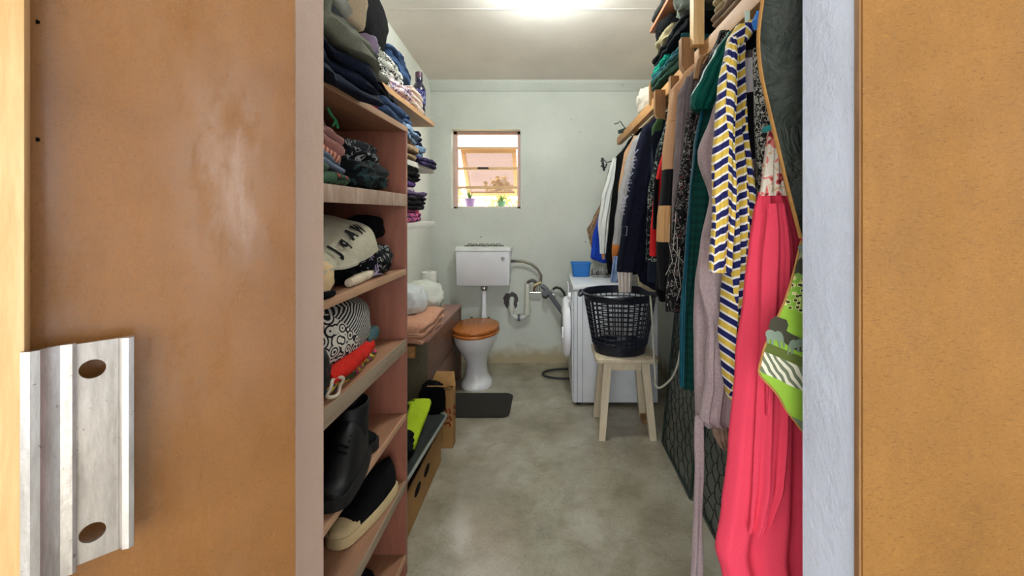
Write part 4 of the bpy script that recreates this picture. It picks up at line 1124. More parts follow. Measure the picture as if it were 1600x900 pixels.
# side face: shallow raised panel, and grey strips that paint the shade of grooves
obj('side_panel', MB().box(wx0 + .085, wx1 - .03, wy0 - .004, wy0 - .0002, .07, wz - .10, .0035), M_enamel, wm)
for x in (wx0 + .035, wx0 + .072): obj('groove_shade_strip', MB().box(x, x + .004, wy0 - .0012, wy0 - .0002, .03, wz - .04), plain('groove_shade_grey', C(120, 122, 128), .6), wm)
Mx = Matrix.Rotation(-PI / 2, 3, 'Y')
dc = (wx0, 3.215, .480)
dr = obj('door_ring', MB().lathe([(.115, .012), (.12, .05), (.165, .062), (.205, .055), (.222, .040), (.226, .018), (.22, .004), (.2, .002)], dc, 44, M=Mx), M_plastic_w, wm, ang=50)
obj('door_glass', MB().lathe([(.12, .05), (.10, .062), (.06, .07), (0, .074)], dc, 32, M=Mx), plain('dark_door_glass', C(30, 34, 38), .08, .6), dr)
obj('door_handle', MB().box(wx0 - .068, wx0 - .05, 3.02, 3.045, .44, .52, .006), M_plastic_w, dr)
obj('door_seal', MB().lathe([(.21, .0005), (.214, .0005), (.214, .006), (.21, .006)], dc, 36, M=Mx), M_ink_black, wm)
obj('dial', MB().lathe([(.026, 0), (.026, .018), (.022, .022), (0, .022)], (wx0 - .001, 3.06, wz - .10), 18, M=Mx), M_plastic_w, wm)
obj('detergent_drawer', MB().box(wx0 - .010, wx0 - .002, 3.32, 3.48, wz - .145, wz - .06, .003), M_plastic_w, wm)
for x in (wx0 + .05, wx1 - .05):
    for y in (wy0 + .05, wy1 - .05): obj('foot', MB().lathe([(.022, 0), (.022, .01), (.012, .012), (.012, .03)], (x, y, 0), 12, cap=True), M_black, wm)

# blue tub and the things on the machine
bb = thing('plastic_tub', 'small bright blue plastic tub on the washing machine', 'tub', (.255, 3.36, wz))
def rr(w, d, z_): return crect(.255 - w, .255 + w, 3.36 - d, 3.36 + d, wz + z_, .018, 4)
obj('tub_body', MB().loft([rr(.062, .05, .001), rr(.066, .054, .006), rr(.076, .062, .105), rr(.073, .059, .105), rr(.062, .05, .008), rr(.05, .04, .006)]), M_blue_pl, bb, ang=50)
obj('tub_rim', MB().tube(rr(.078, .064, .106), .005, 8, closed=True), M_blue_pl, bb)
ar = thing('clothes_airer', 'small grey folding peg airer lying on the washing machine', 'airer', (.42, 3.34, wz))
M_gsteel = plain('grey_plastic', C(150, 150, 146), .45, .5)
for a in range(0, 180, 30):
    q = math.radians(a); obj('arm', MB().tube([(.43 - .095 * math.cos(q), 3.34 - .07 * math.sin(q), wz + .05 - .02 * math.sin(q)), (.43 + .095 * math.cos(q), 3.34 + .07 * math.sin(q), wz + .05 + .03 * math.sin(q))], .005, 6), M_gsteel, ar)
rg = [Vector((.43 + .09 * math.cos(a), 3.34 + .065 * math.sin(a), wz + .010 + .004 * math.sin(3 * a))) for a in [2 * PI * k / 24 for k in range(24)]]
obj('ring', MB().tube(rg, .006, 6, closed=True), M_gsteel, ar)
for k in range(6):
    a = 2 * PI * k / 6; obj('peg', MB().box(.43 + .085 * math.cos(a) - .006, .43 + .085 * math.cos(a) + .006, 3.34 + .06 * math.sin(a) - .005, 3.34 + .06 * math.sin(a) + .005, wz + .002, wz + .055, .002), plain('dark_peg', C(60, 60, 62), .5), ar)
obj('hub', MB().lathe([(0, .035), (.018, .035), (.018, .06), (0, .065)], (.43, 3.34, wz), 12), M_gsteel, ar)

# ------------------------------------------------------------------ stool and laundry basket
SX, SY, SZ = .466, 2.625, .487
so = thing('stool', 'cream painted wooden stool under the laundry basket', 'stool', (SX, SY, 0))
seat_r = [crect(SX - .182, SX + .182, SY - .155, SY + .155, SZ - .032, .025), crect(SX - .187, SX + .187, SY - .16, SY + .16, SZ - .026, .025), crect(SX - .187, SX + .187, SY - .16, SY + .16, SZ - .008, .025), crect(SX - .178, SX + .178, SY - .15, SY + .15, SZ, .025)]
obj('seat', MB().loft(seat_r), M_stool, so)
def leg(xt, yt, xb, yb, w=.021):
    r = []
    for (x, y, z_, ww) in ((xb, yb, 0, w * .92), (xt, yt, SZ - .033, w * 1.12)):
        r.append([Vector((x - ww, y - ww, z_)), Vector((x + ww, y - ww, z_)), Vector((x + ww, y + ww, z_)), Vector((x - ww, y + ww, z_))])
    return MB().loft(r)
for sx in (-1, 1):
    for sy in (-1, 1): obj('leg', leg(SX + sx * .112, SY + sy * .10, SX + sx * .153, SY + sy * .142), M_stool, so)
for sy in (-1, 1): obj('apron_rail', MB().box(SX - .09, SX + .09, SY + sy * .108 - .009, SY + sy * .108 + .009, SZ - .085, SZ - .033, .002), M_stool, so)
for sx in (-1, 1): obj('apron_rail', MB().box(SX + sx * .118 - .009, SX + sx * .118 + .009, SY - .08, SY + .08, SZ - .085, SZ - .033, .002), M_stool, so)

lb = thing('laundry_basket', 'dark navy plastic lattice laundry basket standing on the stool', 'basket', (SX - .02, SY - .005, SZ))
bc = Vector((SX - .022, SY - .005, SZ + .001))
r0, r1, bh = .158, .226, .372
def br(z_): return r0 + (r1 - r0) * (z_ / bh) ** .9
obj('basket_base', MB().lathe([(0, .012), (r0 * .6, .012), (r0 * .93, .004), (r0, .0), (br(.03), .03), (br(.055), .055), (br(.055) - .004, .055), (r0 - .006, .014), (r0 * .6, .018), (0, .018)], bc, 44, sy=.86), M_navy_pl, lb)
obj('basket_rim', MB().lathe([(br(.325), .325), (br(.335) + .004, .335), (r1 + .004, .352), (r1 + .016, .358), (r1 + .018, .368), (r1 + .010, .374), (r1 - .002, .372), (br(.33) - .005, .33), (br(.325), .325)], bc, 48, sy=.86), M_navy_pl, lb)
lat = MB()
for k in range(34):
    a = 2 * PI * k / 34
    lat.tube([bc + Vector((br(z_) * math.cos(a), br(z_) * .86 * math.sin(a), z_)) for z_ in (.05, .14, .24, .33)], .0036, 4)
for q in range(9):
    z_ = .075 + q * .029
    lat.tube([bc + Vector((br(z_) * math.cos(a), br(z_) * .86 * math.sin(a), z_)) for a in [2 * PI * k / 48 for k in range(48)]], .0036, 4, closed=True)
obj('lattice', lat, M_navy_pl, lb, ang=60)
for s in (-1, 1):
    hp = [bc + Vector((s * (r1 + .012), -.07, .366)), bc + Vector((s * (r1 + .026), -.05, .352)), bc + Vector((s * (r1 + .030), 0, .346)), bc + Vector((s * (r1 + .026), .05, .352)), bc + Vector((s * (r1 + .012), .07, .366))]
    obj('handle', MB().tube(hp, .008, 8), M_navy_pl, lb)

# ------------------------------------------------------------------ timber rail and shelf on the right wall
RX, RZ = .605, 1.945
ra = thing('timber_rail', 'rough pine beam carrying the hanging clothes along the right wall', 'rail', (RX, 2.2, RZ - .02))
obj('beam', MB().box(RX - .018, RX + .018, .86, 3.60, RZ - .005, RZ + .055, .002), M_pine_y, ra)
obj('pole', MB().tube([(RX + .05, .86, RZ - .03), (RX + .05, 3.70, RZ - .03)], .013, 12), M_chrome, ra)
for (px, pyt, pyb, Y, wpx) in ((1065, 58, 102, 1.62, 20), (1048, 118, 156, 1.88, 18), (1024, 140, 178, 2.10, 16), (1016, 128, 160, 2.38, 12)):
    a = P(px, pyt, Y); c = P(px + wpx, pyb, Y)
    pl = [(a.x, Y, a.z), (c.x, Y, a.z), (c.x, Y, c.z - .03), (a.x + .4 * (c.x - a.x), Y, c.z - .03), (a.x, Y, c.z)]
    obj('cleat', MB().prism(pl, (0, .035, 0)), M_pine_dark, ra)
sh_r = thing('slatted_shelf', 'pine shelf above the clothes rail holding folded blankets', 'shelf', (.78, 2.2, 2.0))
for k, x in enumerate((.625, .715, .805, .895)):
    obj('slat', MB().box(x, x + .055, .90, 3.60, 2.001, 2.019, .002), M_pine_y, sh_r)
for y in (1.0, 1.66, 2.4, 3.2): obj('cross_bar', MB().box(.624, .949, y, y + .035, 1.965, 2.0, .002), M_pine_y, sh_r)
pa = P(1080, 0, 1.60)
obj('post', MB().box(pa.x, pa.x + .042, 1.575, 1.617, 1.99, ceil_z(1.6) - .001, .002), M_pine, sh_r)
pa = P(1016, 20, 2.45)
tag(obj('plank', MB().box(.585, .86, 1.92, 2.42, 2.395, 2.415, .002), wood('red_plank', C(150, 92, 62), C(186, 124, 88), 1)), 'reddish plank end lying across the top of the dark clothes stack', 'plank')

gR = 'folded things on the shelf over the rail'
zs = 2.021
# far stack (opening to the left)
def stackR(label, mat, px0, px1, pyt, pyb, Ym, seed, depth=.28, layers=2, wob=.014, tilt=0.0):
    """front edge at distance set by X; px0 = far (left) end, px1 = near end, pyt/pyb at the far end"""
    X = .575
    ya = X * F / (px0 - 858.0); yb = X * F / (px1 - 858.0)
    z1_ = EYE - (pyt - 333.0) * ya / F; z0_ = EYE - (pyb - 333.0) * ya / F
    return folded(label, mat, X, yb, ya, z0_, z1_ - z0_, depth, layers, seed, face=-1, group=gR, wob=wob, tilt=tilt)
folded('dark green cloth at the bottom of the dark stack', dgreen, .585, 1.76, 2.36, zs, .05, .3, 2, 121, face=-1, wob=.016, group=gR)
folded('petrol blue garment in the dark stack', tealblue, .580, 1.78, 2.34, zs + .046, .05, .3, 2, 122, face=-1, wob=.018, group=gR)
folded('bright teal garment sticking out of the dark stack', teal, .575, 2.12, 2.37, zs + .092, .05, .3, 2, 123, face=-1, wob=.014, group=gR)
folded('black garment above the teal one', black2, .575, 1.74, 2.36, zs + .138, .045, .3, 2, 124, face=-1, wob=.014, group=gR)
heap('khaki crumpled hood in the dark stack', khaki, (.69, 2.16, zs + .225), (.12, .20, .05), 125, group=gR, amp=.18)
heap('grey-green crumpled jacket right below the plank', fabric('grey_green', C(100, 104, 94)), (.69, 1.87, zs + .285), (.11, .135, .075), 126, group=gR, amp=.25)
heap('black garment hanging under the plank end', black, (.70, 2.24, zs + .315), (.12, .15, .058), 127, group=gR, amp=.15)
folded('dark grey cover lying on the plank', fabric('charcoal_cloth', C(52, 52, 50)), .590, 1.72, 2.40, 2.416, .05, .3, 2, 128, face=-1, wob=.012, group=gR)
heap('cream plastic bag sagging at the far end of the shelf', fabric('cream_bag', C(214, 204, 186), .1), (.665, 2.78, zs + .075), (.075, .11, .09), 129, 'plastic_bag', 'bag', amp=.2)
# near stack: beige blankets
for i, (lab, m, x, y0, y1, zz, h) in enumerate((
        ('taupe blanket at the bottom of the near beige stack', fabric('taupe_blanket', C(140, 118, 96)), .585, 1.02, 1.53, zs, .042),
        ('khaki patterned throw, second in the near beige stack', blotch('khaki_throw', [(0, C(166, 150, 112)), (.5, C(150, 132, 98)), (.62, C(182, 168, 132))], 20, 2), .575, 1.02, 1.50, zs + .040, .052),
        ('pale khaki blanket, third in the near beige stack', khaki, .58, 1.00, 1.49, zs + .090, .048),
        ('olive beige sheet, fourth in the near beige stack', fabric('olive_beige', C(160, 150, 118)), .585, 1.00, 1.47, zs + .136, .044),
        ('pinkish beige duvet on top of the near stack', taupe, .60, 1.00, 1.45, zs + .178, .12))):
    folded(lab, m, x, y0, y1, zz, h, .3, 2, 131 + i, face=-1, wob=.012, group=gR, tilt=.0)
heap('white cloth bundle behind the near beige stack', whitec, (.80, 1.14, zs + .36), (.10, .13, .06), 137, 'cloth_bundle', 'cloth', amp=.15)

# ------------------------------------------------------------------ hanging clothes
def hang_mb(Y, st, th=.03, folds=4, amp=.01, seed=1, rows=64, n=64, lean=0.0, topround=.02, gz=(.35, 1.0)):
    """st: (py, px_left, px_right) outline at distance Y"""
    S = []
    for s in st:
        a = P(s[1], s[0], Y); c = P(s[2], s[0], Y)
        S.append((a.z, a.x, c.x))
    S.sort(key=lambda q: -q[0])
    zt, zb = S[0][0], S[-1][0]
    def at(z_):
        for i in range(len(S) - 1):
            if S[i][0] >= z_ >= S[i + 1][0]:
                u = (S[i][0] - z_) / max(1e-6, S[i][0] - S[i + 1][0]); u2 = u * u * (3 - 2 * u) * .5 + u * .5
                return S[i][1] + (S[i + 1][1] - S[i][1]) * u2, S[i][2] + (S[i + 1][2] - S[i][2]) * u2
        return S[-1][1], S[-1][2]
    rnd = random.Random(seed); ph = [rnd.uniform(0, 6.3) for _ in range(5)]
    rings = []; cs = []
    for i in range(rows + 1):
        u = i / rows; z_ = zt + (zb - zt) * u
        xl, xr = at(z_); xc, hw = (xl + xr) / 2, (xr - xl) / 2
        tt = th * min(1.0, .25 + u * rows / 5.0 * .75)
        g = gz[0] + (gz[1] - gz[0]) * u
        ring = []
        for k in range(n):
            a = 2 * PI * k / n
            co, si = math.cos(a), math.sin(a)
            w = (1 - co) / 2
            x = xc - hw * co
            d = w * hw * 2 / .10
            f = amp * g * (math.sin(2 * PI * folds * w + ph[0] + 1.2 * math.sin(3 * u + ph[1])) + .45 * math.sin(2 * PI * folds * 2.1 * w + ph[2] + 2 * u) + .35 * math.sin(7 * u + ph[3] + 4 * w))
            nz = mn.noise(Vector((x * 16, z_ * 9, seed * 3.3))) * amp * .5
            y = Y + lean * u - tt * math.copysign(abs(si) ** .7, si) + f + nz
            xz = mn.noise(Vector((z_ * 6, seed * 2.1, (0 if co > 0 else 5)))) * .006
            ring.append(Vector((x + xz * abs(co), y, z_)))
        rings.append(ring); cs.append((xl, z_))
    def uvf(i, k):
        a = 2 * PI * k / n
        w = (1 - math.cos(a)) / 2 if k <= n // 2 else 1 + (1 + math.cos(a)) / 2
        return (w * .26 if hang_mb.uvmode else rings[i][k % n].x, rings[i][k % n].z)
    return MB().loft(rings, uvs=uvf)
hang_mb.uvmode = False

gH = 'clothes hanging on the rail'
def garment(name, label, Y, parts, cat='clothing', group=gH, root=None):
    """parts: list of (part_name, material, outline, kwargs)"""
    ps = P(parts[0][2][-1][1], parts[0][2][-1][0], Y)
    t = thing(name, label, cat, ps, group)
    for pn, m, st, kw in parts: obj(pn, hang_mb(kw.pop('Y', Y), st, **kw), m, t, kw.get('label'), 60)
    return t

# far end, seen against the back wall
garment('skirt', 'brown printed skirt at the far end of the rail', 3.50, [('body', leop, [(228, 990, 1004), (260, 965, 1004), (300, 948, 1000), (345, 925, 945), (358, 917, 945), (380, 921, 950), (396, 927, 950)], dict(th=.012, amp=.006, seed=201))])
garment('jacket', 'black jacket, farthest on the rail', 3.42, [('body', black, [(222, 985, 1008), (246, 962, 1010), (268, 950, 1010), (310, 939, 1010), (350, 934, 1010), (400, 938, 1010)], dict(th=.02, amp=.006, seed=202))])
garment('shirt', 'royal blue shirt hem below the white sleeve', 3.36, [('body', fabric('royal_blue', C(30, 64, 168), .2), [(228, 988, 1004), (260, 968, 1004), (300, 950, 1000), (340, 934, 975), (370, 926, 975), (404, 923, 972), (411, 940, 972)], dict(th=.02, amp=.01, seed=203))])
garment('shirt', 'white long-sleeved shirt hanging at the far end', 3.22, [('body', whitec, [(214, 1000, 1012), (232, 985, 1010), (250, 962, 1012), (300, 950, 1012), (380, 948, 1010)], dict(th=.03, amp=.008, seed=204)),
        ('sleeve', whitec, [(247, 957, 964), (275, 949, 964), (310, 940, 957), (350, 934, 950), (396, 937, 946)], dict(Y=3.17, th=.022, folds=2, amp=.006, seed=205)), ('cuff', fabric('tan_cuff', C(196, 148, 104)), [(395, 939, 946), (405, 941, 945)], dict(Y=3.17, th=.015, amp=.002, rows=8))])
garment('coat', 'black coat next to the white shirt', 3.02, [('body', black, [(200, 1000, 1030), (222, 980, 1035), (250, 963, 1035), (310, 955, 1035), (400, 946, 1035), (428, 950, 1035)], dict(th=.03, amp=.008, seed=206))])
garment('jersey', 'tan jersey with an orange-brown hem', 2.88, [('body', fabric('tan_jersey', C(186, 146, 112)), [(212, 990, 1030), (240, 975, 1035), (300, 966, 1035), (378, 959, 1035)], dict(th=.03, amp=.006, seed=207)), ('hem_band', fabric('orange_brown', C(178, 104, 48)), [(377, 957, 1030), (395, 956, 1030), (412, 957, 1030)], dict(th=.034, amp=.008, seed=207, rows=16))])
garment('jersey', 'light grey marl knit jersey beside the tan one', 2.70, [('body', knit('grey_marl', C(164, 160, 160), 300), [(205, 1002, 1040), (222, 987, 1045), (260, 976, 1045), (310, 966, 1045), (350, 960, 1045), (382, 957, 1045)], dict(th=.035, amp=.006, seed=208)), ('shirt_tail', fabric('blue_check', C(120, 140, 176)), [(400, 958, 985), (420, 956, 985), (440, 954, 984)], dict(th=.02, amp=.008, seed=209, rows=20))])
# navy sweatshirt with silver lettering
SW = [(183, 1030, 1065), (190, 1016, 1070), (205, 1002, 1075), (240, 992, 1075), (300, 980, 1075), (360, 970, 1075), (400, 966, 1075), (424, 964, 1075)]
sw = garment('sweatshirt', 'navy sweatshirt with silver lettering down the sleeve', 2.40, [('body', fabric('navy_sweat', C(16, 18, 34), .2), [(190, 1022, 1075), (215, 1005, 1080), (300, 992, 1080), (400, 985, 1080), (440, 1000, 1080), (452, 1020, 1080)], dict(th=.04, amp=.006, seed=210)), ('sleeve', fabric('navy_sweat', C(16, 18, 34), .2), [(184, 1022, 1035), (200, 1003, 1034), (240, 993, 1030), (300, 980, 1025), (360, 970, 1015), (424, 964, 1002)], dict(Y=2.36, th=.05, folds=2, amp=.004, seed=211))])
M_sil = plain('silver_print', C(170, 172, 196), .35, .5, .3)
for k in range(9):
    u = k / 8; py = 236 + 96 * u; px = 993.5 - 21 * u
    c0 = P(px, py, 2.305 + .01 * (k % 2)); s = .0135
    q = [Vector((-s, 0, s * .8)), Vector((-s * .2, 0, -s * .9)), Vector((s, 0, s * .6))] if k % 3 == 0 else ([Vector((-s, 0, -s * .8)), Vector((s, 0, -s * .5)), Vector((s * .7, 0, s * .7)), Vector((-s * .8, 0, s * .5))] if k % 3 == 1 else [Vector((-s, 0, s * .7)), Vector((s, 0, s)), Vector((-s * .1, 0, 0)), Vector((s * .9, 0, -s * .8))])
    obj('printed_letter', MB().tube([c0 + v for v in q], .0032, 5), M_sil, sw)
for k, (px, py) in enumerate(((970, 353), (979, 353), (979, 367), (970, 367))): pass
pc = [P(px, py, 2.305) for px, py in ((971, 354), (980, 354), (979, 368), (970, 368))]
obj('badge', MB().tube(pc, .0030, 5, closed=True), plain('grey_print', C(110, 110, 124), .6), sw, 'grey outlined square badge')
garment('shirt_tail', 'pale towelling cuff hanging into the laundry basket', 2.52, [('body', fleece('pale_towel', C(222, 208, 198), 200), [(186, 1040, 1056), (220, 1010, 1050), (300, 985, 1030), (400, 968, 988), (430, 965, 988), (456, 967, 986)], dict(th=.02, amp=.006, seed=212))])
garment('cardigan', 'beige cardigan hem above the laundry basket', 2.46, [('body', fleece('oat_knit', C(176, 162, 130), 200), [(180, 1042, 1060), (220, 1014, 1060), (320, 1000, 1050), (420, 996, 1030), (446, 996, 1029), (455, 1012, 1028)], dict(th=.015, amp=.004, seed=213))])
garment('denim_jacket', 'dark denim jacket with green inner collar', 2.12, [('body', fabric('navy_denim', C(20, 26, 38), .3), [(180, 1040, 1075), (200, 1022, 1085), (240, 1018, 1090), (330, 1016, 1090), (440, 1012, 1090)], dict(th=.035, amp=.008, seed=214)),
        ('collar', fabric('collar_green', C(58, 84, 50)), [(186, 1026, 1036), (200, 1018, 1034), (216, 1017, 1026)], dict(Y=2.07, th=.012, amp=.003, seed=215, rows=16)),
        ('lapel', fabric('navy_denim', C(20, 26, 38), .3), [(205, 1024, 1034), (216, 1016, 1032), (250, 1020, 1032), (275, 1026, 1032)], dict(Y=2.05, th=.01, amp=.003, seed=216, rows=16))])
ed = [P(1016, 216, 2.035), P(1018, 240, 2.035), P(1021, 268, 2.035), P(1024, 290, 2.035)]
garment('blouse', 'dark floral blouse edge beside the red garment', 2.0, [('body', blotch('dark_floral', [(0, C(18, 22, 26)), (.55, C(70, 96, 86)), (.62, C(190, 190, 180)), (.66, C(18, 20, 26))], 60, 1.5), [(150, 1052, 1075), (190, 1040, 1075), (240, 1024, 1050), (300, 1013, 1055), (360, 1009, 1055), (408, 1008, 1055)], dict(th=.02, amp=.005, seed=217))])
garment('top', 'red garment peeping between dark clothes', 1.86, [('body', fabric('scarlet', C(196, 34, 36), .12), [(128, 1068, 1085), (180, 1052, 1085), (280, 1026, 1050), (320, 1020, 1050), (360, 1016, 1050), (400, 1015, 1050)], dict(th=.02, amp=.004, seed=218)), ('facing', black, [(280, 1023, 1030), (330, 1021, 1028), (358, 1020, 1028)], dict(Y=1.83, th=.01, amp=.003, rows=20))])
garment('trousers', 'black trousers hanging low behind the tan striped coat', 1.72, [('body', black, [(112, 1072, 1090), (180, 1056, 1085), (330, 1040, 1075), (400, 1026, 1080), (452, 1024, 1080), (470, 1030, 1080)], dict(th=.03, amp=.006, seed=219))])
# tan and black block coat
def m_block():
    t = NT('tan_black_blocks'); z_ = t.sep(t.n('ShaderNodeNewGeometry').outputs['Position'])[2]
    e = [P(0, y, 1.53).z for y in (378, 322, 268)]
    lo, hi = .9, 1.9
    n = lambda q: (q - lo) / (hi - lo)
    f = t.math('DIVIDE', t.math('SUBTRACT', z_, lo), hi - lo)
    c = t.ramp(f, [(0, C(18, 18, 20)), (n(e[0]), C(190, 146, 98)), (n(e[1]), C(18, 18, 20)), (n(e[2]), C(182, 140, 104))], 'CONSTANT')
    t.bump(t.noise(t.tc(), 60, 4), .3, .008)
    return t.done(c, .9, .15)
garment('coat', 'tan and black colour-blocked coat', 1.53, [('body', m_block(), [(88, 1094, 1112), (118, 1066, 1110), (142, 1048, 1115), (175, 1044, 1115), (220, 1040, 1115), (300, 1036, 1115), (400, 1034, 1115), (452, 1036, 1112)], dict(th=.03, amp=.006, seed=220)), ('sleeve', m_block(), [(140, 1050, 1064), (165, 1044, 1062), (260, 1036, 1052), (340, 1028, 1048), (400, 1027, 1047), (452, 1030, 1045)], dict(Y=1.50, th=.035, folds=2, amp=.003, seed=221)), ('sleeve_seam', fabric('tan_cuff', C(196, 148, 104)), [(187, 1042, 1058), (192, 1042, 1058)], dict(Y=1.50, th=.038, amp=.001, rows=6))])
garment('jacket', 'grey-mauve jacket next to the tan coat', 1.40, [('body', fabric('mauve_grey', C(124, 108, 104)), [(100, 1095, 1140), (118, 1076, 1140), (150, 1063, 1140), (240, 1057, 1140), (300, 1053, 1140), (400, 1050, 1140)], dict(th=.03, amp=.006, seed=222)), ('sleeve', fabric('mauve_grey_b', C(112, 100, 100)), [(120, 1072, 1086), (150, 1060, 1080), (260, 1054, 1070), (420, 1048, 1062)], dict(Y=1.375, th=.025, amp=.004, folds=2, seed=223))])
sf = garment('scarf', 'black scarf with fine white thread pattern and fringe', 1.325, [('body', blotch('thread_print', [(0, C(18, 17, 19)), (.53, C(150, 140, 134)), (.56, C(20, 18, 20)), (.68, C(110, 40, 36))], 42, 2, 1.5), [(48, 1124, 1140), (120, 1092, 1130), (190, 1070, 1110), (250, 1064, 1110), (320, 1054, 1110), (420, 1044, 1108), (486, 1040, 1100)], dict(th=.022, amp=.008, seed=224))])
rnd = random.Random(9)
for k in range(4):
    x0 = 1050 + rnd.uniform(-4, 18); y0 = 330 + k * 20
    obj('thread', MB().tube([P(x0, y0, 1.295), P(x0 - 2 + rnd.uniform(-3, 5), y0 + 30, 1.288), P(x0 + rnd.uniform(-6, 6), y0 + 58, 1.29), P(x0 + rnd.uniform(-8, 14), y0 + 80, 1.295)], .0007, 5), M_cord, sf)
# teal green dress with a wide short sleeve
satin = fabric('bottle_green_satin', C(12, 78, 66), .25, 90, .3, .45)
satin2 = stripes('bottle_green_ribs', [C(10, 50, 44), C(12, 58, 51)], .024, 2, wob=.1)
garment('dress', 'bottle green dress with a wide short sleeve', 1.225, [('body', satin2, [(58, 1140, 1175), (120, 1112, 1180), (170, 1098, 1180), (220, 1084, 1180), (300, 1077, 1180), (420, 1072, 1150), (500, 1066, 1130), (560, 1064, 1120), (604, 1062, 1112)], dict(th=.03, amp=.007, folds=5, seed=225)),
        ('sleeve', satin, [(50, 1136, 1148), (80, 1116, 1140), (120, 1095, 1134), (152, 1077, 1126), (168, 1076, 1114), (173, 1080, 1108)], dict(Y=1.185, th=.024, folds=3, amp=.006, seed=226)),
        ('side_hem', fabric('petrol_satin', C(16, 70, 84), .2, 90, .2, .35), [(170, 1094, 1099), (230, 1083, 1088), (300, 1076, 1081), (450, 1065, 1071), (603, 1061, 1069)], dict(Y=1.190, th=.008, folds=1, amp=.002, seed=227))])
# mauve fleece dressing gown
mauve = fleece('mauve_fleece', C(176, 154, 154), 190)
dg_ = garment('dressing_gown', 'mauve fleece dressing gown with sleeve and trailing belt', 1.115, [
    ('body', mauve, [(70, 1150, 1200), (110, 1136, 1205), (180, 1112, 1205), (238, 1090, 1205), (252, 1090, 1205), (310, 1107, 1205), (380, 1094, 1200), (440, 1087, 1196), (560, 1086, 1180), (660, 1088, 1170)], dict(th=.035, amp=.006, folds=4, seed=228)),
    ('sleeve', mauve, [(372, 1096, 1150), (440, 1090, 1150), (520, 1104, 1150), (600, 1102, 1150), (640, 1094, 1148), (654, 1093, 1146), (664, 1110, 1144)], dict(Y=1.05, th=.022, folds=3, amp=.006, seed=229)),
    ('belt', mauve, [(650, 1086, 1099), (720, 1086, 1100), (790, 1085, 1098), (840, 1082, 1098), (900, 1077, 1097), (960, 1074, 1096)], dict(Y=1.09, th=.010, folds=1, amp=.003, seed=230)),
    ('fur_cuff', fleece('brown_fur', C(150, 122, 102), 120), [(662, 1112, 1142), (680, 1114, 1140), (697, 1122, 1140)], dict(Y=1.06, th=.02, amp=.004, rows=14, seed=231))])
# chevron robe
def m_chev():
    t = NT('chevron_print'); uv = t.sep(t.tc('UV'))
    cw, rh = .0265, .0125
    uu = t.math('DIVIDE', t.math('ADD', uv[0], t.math('MULTIPLY', t.math('SUBTRACT', t.noise(t.tc(), 7, 2), .5), .02)), cw)
    col = t.math('FLOOR', uu); fr = t.math('FRACT', uu)
    odd = t.math('MODULO', t.math('ABSOLUTE', col), 2.0)
    sl = t.math('ADD', t.math('MULTIPLY', odd, fr), t.math('MULTIPLY', t.math('SUBTRACT', 1.0, odd), t.math('SUBTRACT', 1.0, fr)))
    vv = t.math('ADD', t.math('DIVIDE', uv[1], rh), t.math('MULTIPLY', sl, 1.45))
    vv = t.math('ADD', vv, t.math('MULTIPLY', odd, 1.5))
    f = t.math('FRACT', t.math('DIVIDE', vv, 3.0))
    c = t.ramp(f, [(0, C(26, 28, 84)), (.38, C(226, 222, 214)), (.52, C(206, 174, 70)), (.88, C(224, 220, 212))], 'CONSTANT')
    t.bump(t.noise(t.tc(), 50, 4), .25, .008)
    return t.done(c, .7, .25)
chev = m_chev()
rb = garment('robe', 'navy, yellow and white chevron robe', .985, [
    ('body', chev, [(40, 1150, 1182), (62, 1136, 1166), (100, 1133, 1160), (200, 1134, 1164), (300, 1138, 1172), (420, 1136, 1176), (480, 1130, 1178), (520, 1125, 1176), (580, 1131, 1170), (622, 1139, 1160)], dict(th=.03, amp=.012, folds=3, seed=232, gz=(.6, 1.0))),
    ('sleeve', chev, [(58, 1138, 1156), (80, 1131, 1152), (130, 1122, 1150), (200, 1117, 1148), (260, 1113, 1147), (340, 1110, 1146), (415, 1108, 1142), (425, 1110, 1140)], dict(Y=.945, th=.020, folds=2, amp=.005, seed=233)),
    ('shoulder', chev, [(32, 1168, 1184), (42, 1150, 1184), (58, 1138, 1172), (72, 1136, 1160)], dict(Y=.975, th=.02, folds=1, amp=.002, seed=234, rows=20))])
# block jersey right of the robe
def m_jersey():
    t = NT('colour_band_jersey'); z_ = t.sep(t.n('ShaderNodeNewGeometry').outputs['Position'])[2]
    e = [P(0, y, 1.045).z for y in (250, 148, 94)]
    f = t.math('DIVIDE', t.math('SUBTRACT', z_, 1.0), 1.0)
    c = t.ramp(f, [(0, C(116, 100, 108)), (e[0] - 1, C(22, 20, 24)), (e[1] - 1, C(214, 206, 206)), (e[2] - 1, C(104, 92, 94))], 'CONSTANT')
    t.bump(t.noise(t.tc(), 60, 4), .25, .008)
    return t.done(c, .9, .15)
garment('jersey', 'jersey in grey, white, black and mauve bands', 1.045, [('body', m_jersey(), [(48, 1168, 1190), (66, 1152, 1196), (150, 1150, 1200), (250, 1158, 1204), (360, 1160, 1200), (460, 1160, 1195)], dict(th=.02, amp=.006, seed=235))])
garment('jacket', 'black shoulder of a garment under the blue hanger', 1.02, [('body', black, [(40, 1180, 1194), (52, 1168, 1198), (72, 1160, 1198), (76, 1166, 1198)], dict(th=.02, amp=.003, seed=236, rows=20))])
garment('blouse', 'black and white speckled blouse beside the floral bodice', .985, [('body', blotch('speckle', [(0, C(40, 38, 36)), (.5, C(200, 194, 180)), (.6, C(50, 46, 44))], 110, 2, 1), [(76, 1176, 1196), (100, 1178, 1204), (180, 1180, 1212), (260, 1183, 1214), (330, 1180, 1212)], dict(th=.018, amp=.005, seed=237))])
